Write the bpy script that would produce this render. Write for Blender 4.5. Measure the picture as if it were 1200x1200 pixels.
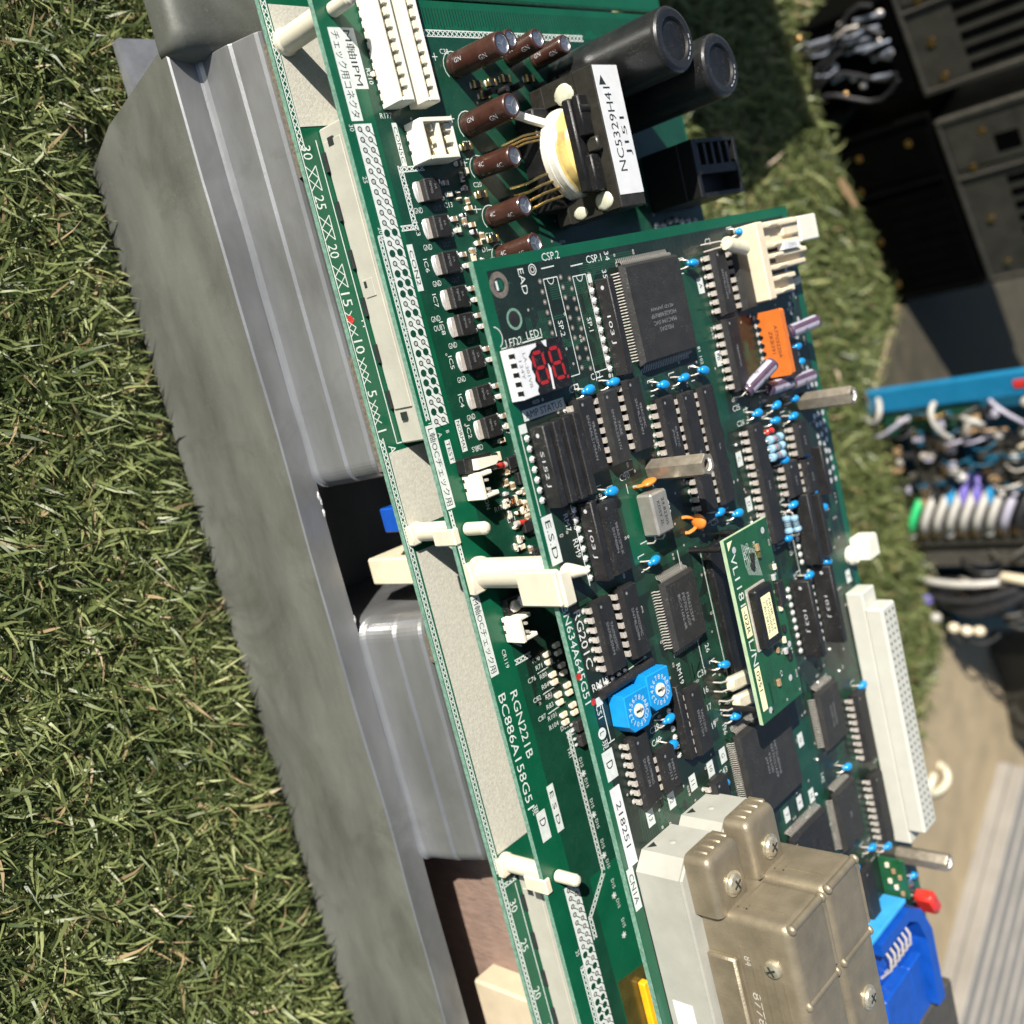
import bpy, math, random
import numpy as np
from mathutils import Vector, Matrix

random.seed(7)
rng = np.random.default_rng(11)
S = 0.001                      # everything below is laid out in millimetres
for o in list(bpy.data.objects):
    bpy.data.objects.remove(o)
scene = bpy.context.scene
col = scene.collection

# ------------------------------------------------------------------ camera
cam_d = bpy.data.cameras.new('camera')
cam = bpy.data.objects.new('camera', cam_d)
col.objects.link(cam)
scene.camera = cam
right = Vector((0.24149051, 0.67153721, 0.70051417))      # the phone is held turned by a quarter
down = Vector((0.95627054, -0.28743406, -0.05411395))
fwd = Vector((0.1650121, 0.68294907, -0.71158385))
m = Matrix((right, -down, -fwd)).transposed().to_4x4()
m.translation = Vector((0, -172, 308)) * S
cam.matrix_world = m
cam_d.sensor_fit = 'HORIZONTAL'
cam_d.sensor_width = 36
cam_d.lens = 36 * 1221.97 / 1200
cam_d.clip_start = 0.005
cam_d.clip_end = 60
cam_d.dof.use_dof = True
cam_d.dof.focus_distance = 0.270
cam_d.dof.aperture_fstop = 11
scene.render.resolution_x = scene.render.resolution_y = 1024

# ------------------------------------------------------------------ light
SUN_EL, SUN_AZ = math.radians(29), math.radians(41)        # light travels along +x/+y
d = Vector((math.cos(SUN_EL) * math.cos(SUN_AZ), math.cos(SUN_EL) * math.sin(SUN_AZ), -math.sin(SUN_EL)))
sun_d = bpy.data.lights.new('sun', 'SUN')
sun = bpy.data.objects.new('sun', sun_d)
col.objects.link(sun)
sun.rotation_euler = d.to_track_quat('-Z', 'Y').to_euler()
sun.location = (-0.6, -0.6, 0.8)
sun_d.energy = 5.0
sun_d.angle = math.radians(0.53)
sun_d.color = (1.0, 0.945, 0.86)
world = bpy.data.worlds.new('World')
scene.world = world
world.use_nodes = True
nt = world.node_tree
sky = nt.nodes.new('ShaderNodeTexSky')
sky.sky_type = 'NISHITA'
sky.sun_disc = False
sky.sun_elevation = SUN_EL
sky.sun_rotation = math.atan2(-d.x, -d.y)
bg = nt.nodes['Background']
bg.inputs['Strength'].default_value = 0.055
nt.links.new(sky.outputs[0], bg.inputs['Color'])
scene.view_settings.view_transform = 'Standard'
scene.view_settings.look = 'None'
scene.view_settings.gamma = 1
scene.view_settings.use_curve_mapping = False
scene.view_settings.exposure = 0.85


# ------------------------------------------------------------------ materials
def lin(c):
    c = c / 255
    return c / 12.92 if c <= 0.04045 else ((c + 0.055) / 1.055) ** 2.4


def rgb(r, g, b):
    return (lin(r), lin(g), lin(b))


MATS = {}


def mat(name, base, rough=0.5, metal=0.0, var=0.15, scale=300, bump=0.0, bscale=900, dust=0.0, dscale=2500,
        dcol=(0.45, 0.44, 0.40), coat=0.0, spec=0.5, streak=None, rvar=0.15, sub=0.0, trans=0.0, alpha=1.0, smudge=0.0):
    """Procedural material: mottled base colour, worn roughness, fine relief, specks of dust."""
    mt = bpy.data.materials.new(name)
    mt.use_nodes = True
    t = mt.node_tree
    N, L = t.nodes, t.links
    b = N['Principled BSDF']
    geo = N.new('ShaderNodeNewGeometry')
    mp = N.new('ShaderNodeMapping')
    L.new(geo.outputs['Position'], mp.inputs['Vector'])
    if streak:
        mp.inputs['Scale'].default_value = streak
    n1 = N.new('ShaderNodeTexNoise')
    n1.inputs['Scale'].default_value = scale
    n1.inputs['Detail'].default_value = 5
    n1.inputs['Roughness'].default_value = 0.62
    L.new(mp.outputs[0], n1.inputs['Vector'])
    mix = N.new('ShaderNodeMix')
    mix.data_type = 'RGBA'
    mix.inputs[6].default_value = tuple(x * (1 - var) for x in base) + (1,)
    mix.inputs[7].default_value = tuple(min(1, x * (1 + var)) for x in base) + (1,)
    mr = N.new('ShaderNodeMapRange')
    mr.inputs[1].default_value = 0.3
    mr.inputs[2].default_value = 0.7
    L.new(n1.outputs['Fac'], mr.inputs[0])
    L.new(mr.outputs[0], mix.inputs[0])
    out = mix.outputs[2]
    rr = N.new('ShaderNodeMapRange')
    rr.inputs[1].default_value = 0.3
    rr.inputs[2].default_value = 0.7
    rr.inputs[3].default_value = max(0.03, rough * (1 - rvar))
    rr.inputs[4].default_value = min(1, rough * (1 + rvar))
    L.new(n1.outputs['Fac'], rr.inputs[0])
    L.new(rr.outputs[0], b.inputs['Roughness'])
    if dust:
        n2 = N.new('ShaderNodeTexNoise')
        n2.inputs['Scale'].default_value = dscale
        n2.inputs['Detail'].default_value = 3
        L.new(geo.outputs['Position'], n2.inputs['Vector'])
        n3 = N.new('ShaderNodeTexNoise')
        n3.inputs['Scale'].default_value = 160
        L.new(geo.outputs['Position'], n3.inputs['Vector'])
        cr = N.new('ShaderNodeMapRange')
        cr.inputs[1].default_value = 0.60
        cr.inputs[2].default_value = 0.78
        L.new(n2.outputs['Fac'], cr.inputs[0])
        c3 = N.new('ShaderNodeMapRange')
        c3.inputs[1].default_value = 0.38
        c3.inputs[2].default_value = 0.66
        L.new(n3.outputs['Fac'], c3.inputs[0])
        mu = N.new('ShaderNodeMath')
        mu.operation = 'MULTIPLY'
        L.new(cr.outputs[0], mu.inputs[0])
        L.new(c3.outputs[0], mu.inputs[1])
        m2 = N.new('ShaderNodeMath')
        m2.operation = 'MULTIPLY'
        m2.inputs[1].default_value = dust
        L.new(mu.outputs[0], m2.inputs[0])
        mx = N.new('ShaderNodeMix')
        mx.data_type = 'RGBA'
        L.new(m2.outputs[0], mx.inputs[0])
        L.new(out, mx.inputs[6])
        mx.inputs[7].default_value = dcol + (1,)
        out = mx.outputs[2]
    if smudge:
        n4 = N.new('ShaderNodeTexNoise')
        n4.inputs['Scale'].default_value = 26
        n4.inputs['Detail'].default_value = 8
        n4.inputs['Roughness'].default_value = 0.68
        n4.inputs['Distortion'].default_value = 0.9
        L.new(geo.outputs['Position'], n4.inputs['Vector'])
        c4 = N.new('ShaderNodeMapRange')
        c4.inputs[1].default_value = 0.50
        c4.inputs[2].default_value = 0.72
        c4.inputs[4].default_value = smudge
        L.new(n4.outputs['Fac'], c4.inputs[0])
        m4 = N.new('ShaderNodeMix')
        m4.data_type = 'RGBA'
        L.new(c4.outputs[0], m4.inputs[0])
        L.new(out, m4.inputs[6])
        m4.inputs[7].default_value = (base[0] * .42, base[1] * .42, base[2] * .36, 1)
        out = m4.outputs[2]
    L.new(out, b.inputs['Base Color'])
    b.inputs['Metallic'].default_value = metal
    b.inputs['Coat Weight'].default_value = coat
    b.inputs['Coat Roughness'].default_value = 0.12
    b.inputs['Specular IOR Level'].default_value = spec
    b.inputs['Transmission Weight'].default_value = trans
    b.inputs['Alpha'].default_value = alpha
    if sub:
        b.inputs['Subsurface Weight'].default_value = sub
        b.inputs['Subsurface Radius'].default_value = (0.002, 0.0015, 0.001)
    if bump:
        nb = N.new('ShaderNodeTexNoise')
        nb.inputs['Scale'].default_value = bscale
        nb.inputs['Detail'].default_value = 4
        L.new(mp.outputs[0], nb.inputs['Vector'])
        bp = N.new('ShaderNodeBump')
        bp.inputs['Strength'].default_value = bump
        bp.inputs['Distance'].default_value = 0.0004
        L.new(nb.outputs['Fac'], bp.inputs['Height'])
        L.new(bp.outputs[0], b.inputs['Normal'])
    MATS[name] = mt
    return mt


mat('mask', (0.003, 0.082, 0.039), 0.33, var=0.12, scale=120, bump=0.12, bscale=700, dust=0.10, coat=0.25)
mat('mask_dark', (0.009, 0.0185, 0.0135), 0.36, var=0.22, scale=160, bump=0.25, bscale=800, dust=0.14, coat=0.25)
mat('mask_mid', (0.005, 0.046, 0.026), 0.36, var=0.18, scale=140, bump=0.2, bscale=800, dust=0.12, coat=0.25)
mat('mask_trace', (0.016, 0.066, 0.038), 0.36, var=0.15, scale=300, coat=0.2)
mat('edge', (0.13, 0.25, 0.19), 0.7, var=0.35, scale=900, bump=0.3, bscale=2500)
mat('silk', (0.56, 0.60, 0.57), 0.6, var=0.10, scale=700)
mat('ink', (0.015, 0.02, 0.02), 0.6, var=0.2)
mat('paper', (0.46, 0.448, 0.38), 0.85, var=0.14, scale=1200, bump=0.3, bscale=2200)
mat('tin', (0.60, 0.55, 0.49), 0.34, metal=0.35, var=0.2, scale=1500)
mat('solder', (0.72, 0.71, 0.69), 0.25, metal=0.45, var=0.15, scale=1200)
mat('copper_ring', (0.44, 0.36, 0.28), 0.45, metal=0.8, var=0.25, scale=900, bump=0.3)
mat('chip', (0.012, 0.0117, 0.012), 0.52, var=0.22, scale=250, bump=0.35, bscale=3500, dust=0.35)
mat('chip_grey', (0.021, 0.0205, 0.019), 0.5, var=0.2, scale=250, bump=0.3, bscale=3500, dust=0.35)
mat('black_plastic', (0.007, 0.007, 0.0075), 0.45, var=0.25, scale=220, bump=0.2, bscale=2500, dust=0.35)
mat('strip_grey', (0.36, 0.345, 0.42), 0.4, var=0.1)
mat('brown_ground', (0.05, 0.043, 0.025), 0.95, var=0.3, scale=60, bump=0.5, bscale=300)
mat('print', (0.17, 0.175, 0.18), 0.7, var=0.2)
mat('print_bright', (0.42, 0.43, 0.45), 0.7, var=0.1)
mat('white_nylon', (0.60, 0.56, 0.445), 0.42, var=0.06, scale=160, sub=0.25, bump=0.08)
mat('cream', (0.66, 0.57, 0.41), 0.45, var=0.08, scale=200, sub=0.2, bump=0.1)
mat('ivory', (0.70, 0.68, 0.58), 0.4, var=0.05, scale=200, sub=0.2)
mat('conn_grey', (0.385, 0.375, 0.32), 0.5, var=0.07, scale=160, bump=0.1, dust=0.1)
mat('house_grey', (0.345, 0.345, 0.305), 0.45, var=0.06, scale=150, bump=0.08, dust=0.12, dcol=(0.25, 0.24, 0.2))
mat('din_white', (0.50, 0.50, 0.44), 0.4, var=0.05, scale=150)
mat('cap_blue', (0.006, 0.22, 0.52), 0.28, var=0.12, scale=500, coat=0.35)
mat('cap_blue_dark', (0.005, 0.16, 0.46), 0.35, var=0.15, scale=500)
mat('switch_blue', (0.006, 0.24, 0.58), 0.38, var=0.10, scale=300, bump=0.1)
mat('deep_blue', (0.005, 0.065, 0.36), 0.32, var=0.15, scale=200, bump=0.1)
mat('sky_blue', (0.04, 0.30, 0.62), 0.4, var=0.12, scale=200)
mat('cap_orange', (0.66, 0.21, 0.03), 0.35, var=0.10, scale=400, coat=0.2)
mat('hybrid_orange', (0.56, 0.14, 0.02), 0.5, var=0.10, scale=300, bump=0.2, bscale=1500)
mat('cap_red', (0.55, 0.03, 0.02), 0.3, var=0.15, scale=300, coat=0.3)
mat('diode_red', (0.45, 0.03, 0.02), 0.25, var=0.3, scale=900)
mat('brown_sleeve', (0.048, 0.019, 0.013), 0.3, var=0.2, scale=250, coat=0.2, dust=0.12)
mat('purple_sleeve', (0.07, 0.043, 0.07), 0.32, var=0.15, scale=400, coat=0.2)
mat('black_sleeve', (0.012, 0.012, 0.0125), 0.36, var=0.3, scale=120, bump=0.15, bscale=600, dust=0.3, coat=0.15)
mat('alu', (0.62, 0.63, 0.64), 0.38, metal=1.0, var=0.12, scale=600, bump=0.1)
mat('res_blue', (0.24, 0.40, 0.52), 0.35, var=0.12, scale=500)
mat('film_cap', (0.62, 0.57, 0.42), 0.3, var=0.15, scale=300, coat=0.3)
mat('smd_brown', (0.30, 0.20, 0.11), 0.45, var=0.25, scale=900)
mat('smd_cream', (0.72, 0.64, 0.48), 0.4, var=0.2, scale=1200)
mat('gold', (0.80, 0.58, 0.22), 0.3, metal=1.0, var=0.15)
mat('hex_steel', (0.30, 0.265, 0.21), 0.36, metal=0.55, var=0.2, scale=500, bump=0.12, bscale=1500)
mat('core', (0.035, 0.033, 0.027), 0.3, metal=0.3, var=0.3, scale=250, bump=0.15)
mat('tape_white', (0.68, 0.66, 0.58), 0.45, var=0.08, scale=250, bump=0.15)
mat('tape_yellow', (0.60, 0.44, 0.15), 0.28, var=0.45, scale=140, coat=0.4)
mat('glue', (0.52, 0.52, 0.40), 0.3, var=0.15, scale=500, sub=0.3)
mat('label', (0.62, 0.63, 0.64), 0.55, var=0.05, scale=300)
mat('shell', (0.25, 0.212, 0.148), 0.42, metal=0.5, var=0.16, scale=140, bump=0.22, bscale=1600, dust=0.25)
mat('screw', (0.55, 0.50, 0.38), 0.28, metal=0.7, var=0.2, scale=900)
mat('quartz_can', (0.42, 0.40, 0.35), 0.33, metal=0.6, var=0.15, scale=300, bump=0.1)
mat('seg_red', (0.33, 0.016, 0.02), 0.35, var=0.12, scale=900)
mat('casting_dark', (0.10, 0.105, 0.092), 0.55, metal=0.2, var=0.25, scale=60, bump=0.12, bscale=900, dust=0.3, smudge=0.4)
mat('casting', (0.30, 0.305, 0.31), 0.34, metal=0.7, var=0.22, scale=45, bump=0.07, bscale=2600, dust=0.12, smudge=0.4, streak=(0.35, 1, 1))
mat('casting_face', (0.172, 0.178, 0.158), 0.44, metal=0.4, var=0.30, scale=30, bump=0.08, bscale=2200, dust=0.6,
    streak=(0.6, 1, 1.6), smudge=0.6)
mat('plate_steel', (0.27, 0.28, 0.30), 0.36, metal=0.5, var=0.2, scale=120, bump=0.1)
mat('plate_copper', (0.26, 0.22, 0.17), 0.5, metal=0.6, var=0.4, scale=900, bump=0.6)
mat('void', (0.012, 0.012, 0.013), 0.7, var=0.3)
mat('board_pale', (0.36, 0.47, 0.30), 0.5, var=0.15)
mat('mask_d', (0.012, 0.080, 0.030), 0.3, var=0.15, scale=200, bump=0.2, bscale=700, coat=0.25, dust=0.1)
mat('lemon', (0.80, 0.76, 0.45), 0.6, var=0.08)
mat('kapton', (0.055, 0.048, 0.014), 0.25, var=0.25, scale=150, coat=0.3)
mat('amber', (0.90, 0.42, 0.01), 0.4, var=0.1)
mat('box_beige', (0.52, 0.44, 0.31), 0.5, var=0.06, scale=200, bump=0.1)
mat('dusty_pink', (0.24, 0.165, 0.130), 0.7, var=0.22, scale=120, bump=0.8, bscale=500, streak=(3.5, 1, 1))
mat('housing_dark', (0.028, 0.026, 0.019), 0.6, var=0.25, scale=90, bump=0.2, bscale=900)
mat('housing_shaded', (0.0010, 0.0010, 0.0010), 0.7, var=0.3, scale=90, spec=0.03)  # near-black base paints in the shade lying on the lower cases
mat('chassis_blue', (0.006, 0.15, 0.30), 0.45, var=0.12, scale=60)
mat('teal_dark', (0.004, 0.075, 0.135), 0.5, var=0.2, scale=60)
mat('wire_white', (0.40, 0.385, 0.35), 0.45, var=0.1)
mat('rubber_grey', (0.06, 0.055, 0.045), 0.6, var=0.2)
mat('wire_green', (0.03, 0.42, 0.14), 0.4, var=0.1)
mat('wire_blue', (0.03, 0.28, 0.55), 0.4, var=0.1)
mat('wire_violet', (0.16, 0.13, 0.45), 0.4, var=0.1)
mat('wire_yellow', (0.55, 0.55, 0.06), 0.4, var=0.1)
mat('wire_black', (0.02, 0.02, 0.022), 0.4, var=0.2)
mat('wire_silver', (0.42, 0.46, 0.55), 0.3, metal=0.6, var=0.2)
mat('brass', (0.55, 0.33, 0.14), 0.3, metal=1.0, var=0.2)
mat('extrusion', (0.27, 0.25, 0.22), 0.5, metal=0.25, var=0.1, scale=40)
mat('concrete', (0.30, 0.24, 0.15), 0.9, var=0.16, scale=45, bump=0.5, bscale=250)
mat('soil', (0.045, 0.052, 0.02), 0.95, var=0.4, scale=200, bump=0.8, bscale=400)


# ------------------------------------------------------------------ text outlines
GLYPH = {}


def glyphs(s):
    if s not in GLYPH:
        cu = bpy.data.curves.new('txt', 'FONT')
        cu.body = s
        cu.resolution_u = 2
        o = bpy.data.objects.new('txt', cu)
        col.objects.link(o)
        dg = bpy.context.evaluated_depsgraph_get()
        me = bpy.data.meshes.new_from_object(o.evaluated_get(dg))
        v = np.array([p.co[:2] for p in me.vertices]).reshape(-1, 2)
        f = [tuple(p.vertices) for p in me.polygons]
        bpy.data.objects.remove(o)
        bpy.data.curves.remove(cu)
        bpy.data.meshes.remove(me)
        if len(v):
            lo, hi = v.min(0), v.max(0)
            v = v - (lo + hi) / 2
            size = hi - lo
        else:
            size = np.array([1, 1])
        GLYPH[s] = (v, f, size)
    return GLYPH[s]


# ------------------------------------------------------------------ mesh builder
class MB:
    def __init__(self):
        self.v, self.f, self.m, self.s = [], [], [], []
        self.names = []

    def mi(self, name):
        if name not in self.names:
            self.names.append(name)
        return self.names.index(name)

    def add(self, verts, faces, mt, smooth=False):
        b = len(self.v)
        self.v.extend([tuple(p) for p in verts])
        k = self.mi(mt)
        for f in faces:
            self.f.append(tuple(i + b for i in f))
            self.m.append(k)
            self.s.append(smooth)
        return self

    def box(self, x0, x1, y0, y1, z0, z1, mt, c=0.0, top=None):
        if c <= 0:
            V = [(x, y, z) for z in (z0, z1) for y in (y0, y1) for x in (x0, x1)]
            F = [(0, 2, 3, 1), (0, 1, 5, 4), (2, 6, 7, 3), (0, 4, 6, 2), (1, 3, 7, 5)]
            self.add(V, F, mt)
            self.add(V, [(4, 5, 7, 6)], top or mt)
            return self
        c = min(c, (x1 - x0) * 0.45, (y1 - y0) * 0.45, (z1 - z0) * 0.45)
        lo, hi = (x0, y0, z0), (x1, y1, z1)
        idx, V = {}, []
        for sx in (0, 1):
            for sy in (0, 1):
                for sz in (0, 1):
                    sg = (sx, sy, sz)
                    for a in range(3):
                        p = []
                        for k in range(3):
                            e = hi[k] if sg[k] else lo[k]
                            if k != a:
                                e += -c if sg[k] else c
                            p.append(e)
                        idx[(sg, a)] = len(V)
                        V.append(tuple(p))
        F, T = [], []
        ctr = Vector(((x0 + x1) / 2, (y0 + y1) / 2, (z0 + z1) / 2))

        def fix(f):
            P = [Vector(V[i]) for i in f]
            n = (P[1] - P[0]).cross(P[2] - P[0])
            mid = sum(P, Vector()) / len(P)
            return f if n.dot(mid - ctr) > 0 else tuple(reversed(f))
        for a in range(3):
            o = [k for k in range(3) if k != a]
            for s in (0, 1):
                q = []
                for (u, w) in ((0, 0), (1, 0), (1, 1), (0, 1)):
                    sg = [0, 0, 0]
                    sg[a], sg[o[0]], sg[o[1]] = s, u, w
                    q.append(idx[(tuple(sg), a)])
                (T if (a == 2 and s == 1) else F).append(fix(tuple(q)))
            for u in (0, 1):
                for w in (0, 1):
                    q = []
                    for s, ax in ((0, o[0]), (1, o[0]), (1, o[1]), (0, o[1])):
                        sg = [0, 0, 0]
                        sg[a], sg[o[0]], sg[o[1]] = s, u, w
                        q.append(idx[(tuple(sg), ax)])
                    F.append(fix(tuple(q)))
        for sx in (0, 1):
            for sy in (0, 1):
                for sz in (0, 1):
                    F.append(fix(tuple(idx[((sx, sy, sz), a)] for a in range(3))))
        self.add(V, F, mt)
        self.add(V, T, top or mt)
        return self

    def prism(self, poly, z0, z1, mt, side=None, axis='z', bottom=True):
        """poly counter-clockwise; axis says which way it is extruded."""
        def P(a, b, h):
            return (a, b, h) if axis == 'z' else ((h, a, b) if axis == 'x' else (a, h, b))
        n = len(poly)
        V = [P(a, b, z0) for a, b in poly] + [P(a, b, z1) for a, b in poly]
        flip = axis == 'y'
        F = [(i, (i + 1) % n, n + (i + 1) % n, n + i) for i in range(n)]
        top, bot = tuple(range(n, 2 * n)), tuple(reversed(range(n)))
        if flip:
            F = [tuple(reversed(f)) for f in F]
            top, bot = tuple(reversed(top)), tuple(reversed(bot))
        self.add(V, F, side or mt)
        self.add(V, [top] + ([bot] if bottom else []), mt)
        return self

    def cyl(self, p, q, r0, r1=None, n=14, mt='tin', smooth=True, caps=True, capm=None):
        r1 = r0 if r1 is None else r1
        p, q = Vector(p), Vector(q)
        a = (q - p).normalized()
        u = a.orthogonal().normalized()
        w = a.cross(u)
        V = []
        for c, r in ((p, r0), (q, r1)):
            for i in range(n):
                t = 2 * math.pi * i / n
                V.append(c + u * (r * math.cos(t)) + w * (r * math.sin(t)))
        self.add(V, [(i, (i + 1) % n, n + (i + 1) % n, n + i) for i in range(n)], mt, smooth)
        if caps:
            self.add(V, [tuple(range(n, 2 * n)), tuple(reversed(range(n)))], capm or mt)
        return self

    def lathe(self, prof, n, M=None, c=(0, 0, 0), smooth=True):
        """prof: list of (r, z, material of the band that ends here)."""
        M = M or Matrix.Identity(3)
        c = Vector(c)
        for k in range(len(prof) - 1):
            (r0, z0, _), (r1, z1, mt) = prof[k], prof[k + 1]
            V = []
            for r, z in ((r0, z0), (r1, z1)):
                for i in range(n):
                    t = 2 * math.pi * i / n
                    V.append(c + M @ Vector((r * math.cos(t), r * math.sin(t), z)))
            self.add(V, [(i, (i + 1) % n, n + (i + 1) % n, n + i) for i in range(n)], mt, smooth)
        return self

    def tube(self, pts, r, mt, n=6):
        pts = [Vector(p) for p in pts]
        V = []
        u = None
        for i, p in enumerate(pts):
            a = (pts[min(i + 1, len(pts) - 1)] - pts[max(i - 1, 0)]).normalized()
            if u is None:
                u = a.orthogonal().normalized()
            u = (u - a * u.dot(a)).normalized()
            w = a.cross(u)
            for k in range(n):
                t = 2 * math.pi * k / n
                V.append(p + u * (r * math.cos(t)) + w * (r * math.sin(t)))
        F = []
        for i in range(len(pts) - 1):
            for k in range(n):
                F.append((i * n + k, i * n + (k + 1) % n, (i + 1) * n + (k + 1) % n, (i + 1) * n + k))
        self.add(V, F, mt, True)
        self.add(V, [tuple(reversed(range(n))), tuple(range((len(pts) - 1) * n, len(pts) * n))], mt)
        return self

    def ball(self, c, r, mt, nu=12, nv=8, warp=0.0):
        rx, ry, rz = r if hasattr(r, '__len__') else (r, r, r)
        V, F = [], []
        for j in range(nv + 1):
            b = math.pi * j / nv
            for i in range(nu):
                a = 2 * math.pi * i / nu
                k = 1 + (random.uniform(-warp, warp) if warp else 0)
                V.append((c[0] + k * rx * math.sin(b) * math.cos(a), c[1] + k * ry * math.sin(b) * math.sin(a),
                          c[2] + k * rz * math.cos(b)))
        for j in range(nv):
            for i in range(nu):
                F.append((j * nu + i, (j + 1) * nu + i, (j + 1) * nu + (i + 1) % nu, j * nu + (i + 1) % nu))
        self.add(V, F, mt, True)
        return self

    def line(self, p, q, w, z, mt='silk'):
        px, py = p
        qx, qy = q
        dx, dy = qx - px, qy - py
        l = math.hypot(dx, dy) or 1
        nx, ny = -dy / l * w / 2, dx / l * w / 2
        self.add([(px + nx, py + ny, z), (px - nx, py - ny, z), (qx - nx, qy - ny, z), (qx + nx, qy + ny, z)],
                 [(0, 1, 2, 3)], mt)
        return self

    def rect(self, x0, x1, y0, y1, z, mt):
        self.add([(x0, y0, z), (x1, y0, z), (x1, y1, z), (x0, y1, z)], [(0, 1, 2, 3)], mt)
        return self

    def frame(self, x0, x1, y0, y1, w, z, mt='silk'):
        self.line((x0, y0), (x1, y0), w, z, mt)
        self.line((x1, y0), (x1, y1), w, z + .004, mt)
        self.line((x1, y1), (x0, y1), w, z, mt)
        self.line((x0, y1), (x0, y0), w, z + .004, mt)
        return self

    def ring(self, x, y, r0, r1, z, mt, n=12, hole=None):
        V = [(x + r * math.cos(2 * math.pi * i / n), y + r * math.sin(2 * math.pi * i / n), z) for r in (r0, r1)
             for i in range(n)]
        self.add(V, [(i, n + i, n + (i + 1) % n, (i + 1) % n) for i in range(n)], mt)
        if hole:
            self.add(V[:n], [tuple(range(n))], hole)
        return self

    def text(self, s, c, h=None, mt='silk', rot=0, w=None, basis=None):
        """s centred on c; h height of the inked box, w its width (mm); rot turns the reading direction."""
        v, f, size = glyphs(s)
        sy = h / size[1] if h else w / size[0]
        sx = w / size[0] if w else sy
        if basis:
            X, Y = Vector(basis[0]), Vector(basis[1])
        else:
            a = math.radians(rot)
            X, Y = Vector((math.cos(a), math.sin(a), 0)), Vector((-math.sin(a), math.cos(a), 0))
        c = Vector(c)
        self.add([c + X * (p[0] * sx) + Y * (p[1] * sy) for p in v], f, mt)
        return self

    def hatch(self, p, q, w, z, step=2.2, rail=(1, 1), mt='silk'):
        """cross-hatched silkscreen band from p to q, w wide to its left."""
        p, q = Vector(p), Vector(q)
        a = (q - p)
        l = a.length
        a.normalize()
        nrm = Vector((-a.y, a.x))
        if rail[0]:
            self.line(p, q, .28, z, mt)
        if rail[1]:
            self.line(p + nrm * w, q + nrm * w, .28, z, mt)
        k = max(1, round(l / step))
        st = l / k
        for i in range(k):
            s0, s1 = p + a * (st * i), p + a * (st * (i + 1))
            self.line(s0, s1 + nrm * w, .26, z + .004, mt)
            self.line(s0 + nrm * w, s1, .26, z + .008, mt)
        return self

    def build(self, name, parent=None, loc=(0, 0, 0), rot=0.0):
        return place(self.mesh(name), name, parent, loc, rot)

    def mesh(self, name):
        me = bpy.data.meshes.new(name)
        V = np.array([tuple(p) for p in self.v], dtype=np.float64) * S
        me.from_pydata(V.tolist(), [], self.f)
        for n in self.names:
            me.materials.append(MATS[n])
        me.polygons.foreach_set('material_index', self.m)
        me.polygons.foreach_set('use_smooth', self.s)
        me.update()
        if any(self.s):
            me.set_sharp_from_angle(angle=math.radians(40))
        return me


def place(me, name, parent=None, loc=(0, 0, 0), rot=0.0):
    o = bpy.data.objects.new(name, me)
    col.objects.link(o)
    o.location = Vector(loc) * S
    o.rotation_euler = (0, 0, math.radians(rot)) if not hasattr(rot, '__len__') else rot
    o.parent = parent
    return o


def tag(o, label=None, cat=None, group=None, kind=None):
    for k, x in (('label', label), ('category', cat), ('group', group), ('kind', kind)):
        if x:
            o[k] = x
    return o


def thing(name, label, cat, loc=(0, 0, 0), rot=0, group=None):
    o = bpy.data.objects.new(name, None)
    o.empty_display_size = 0.02
    col.objects.link(o)
    o.location = Vector(loc) * S
    o.rotation_euler = (0, 0, math.radians(rot))
    return tag(o, label, cat, group)

ZA, ZB, ZC, ZD = 84.6, 105.5, 136.0, 150.0        # top faces of the four boards

# ------------------------------------------------------------------ ground, pavement, turf
g = MB().rect(-6000, 6000, -6000, 8000, 0, 'soil').build('ground')
tag(g, 'dark soil under the short turf', 'ground', kind='structure')
EDGE = [(-400, 560), (-120, 540), (40, 514), (90, 452), (180, 492), (262, 490), (288, 456), (302, 436), (340, 392), (420, 330), (900, 150)]


def edge_y(x):
    return np.interp(x, [p[0] for p in EDGE], [p[1] for p in EDGE])


poly = EDGE + [(6000, 150), (6000, 8000), (-6000, 8000), (-6000, 560)]
pv = MB().prism(poly, -20, 5, 'concrete').build('pavement')
tag(pv, 'sunlit tan concrete paving beyond the turf', 'pavement', kind='structure')
er = MB().prism([(-700, 570), (-400, 562), (-120, 542), (40, 516), (90, 454), (180, 494), (186, 2500), (-700, 2500)], -10, 9, 'brown_ground').build('path')  # strip of ground, darker and browner than the pavement
tag(er, 'dark brown ground strip between the black cases and the blue rack', 'path', kind='structure')


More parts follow.
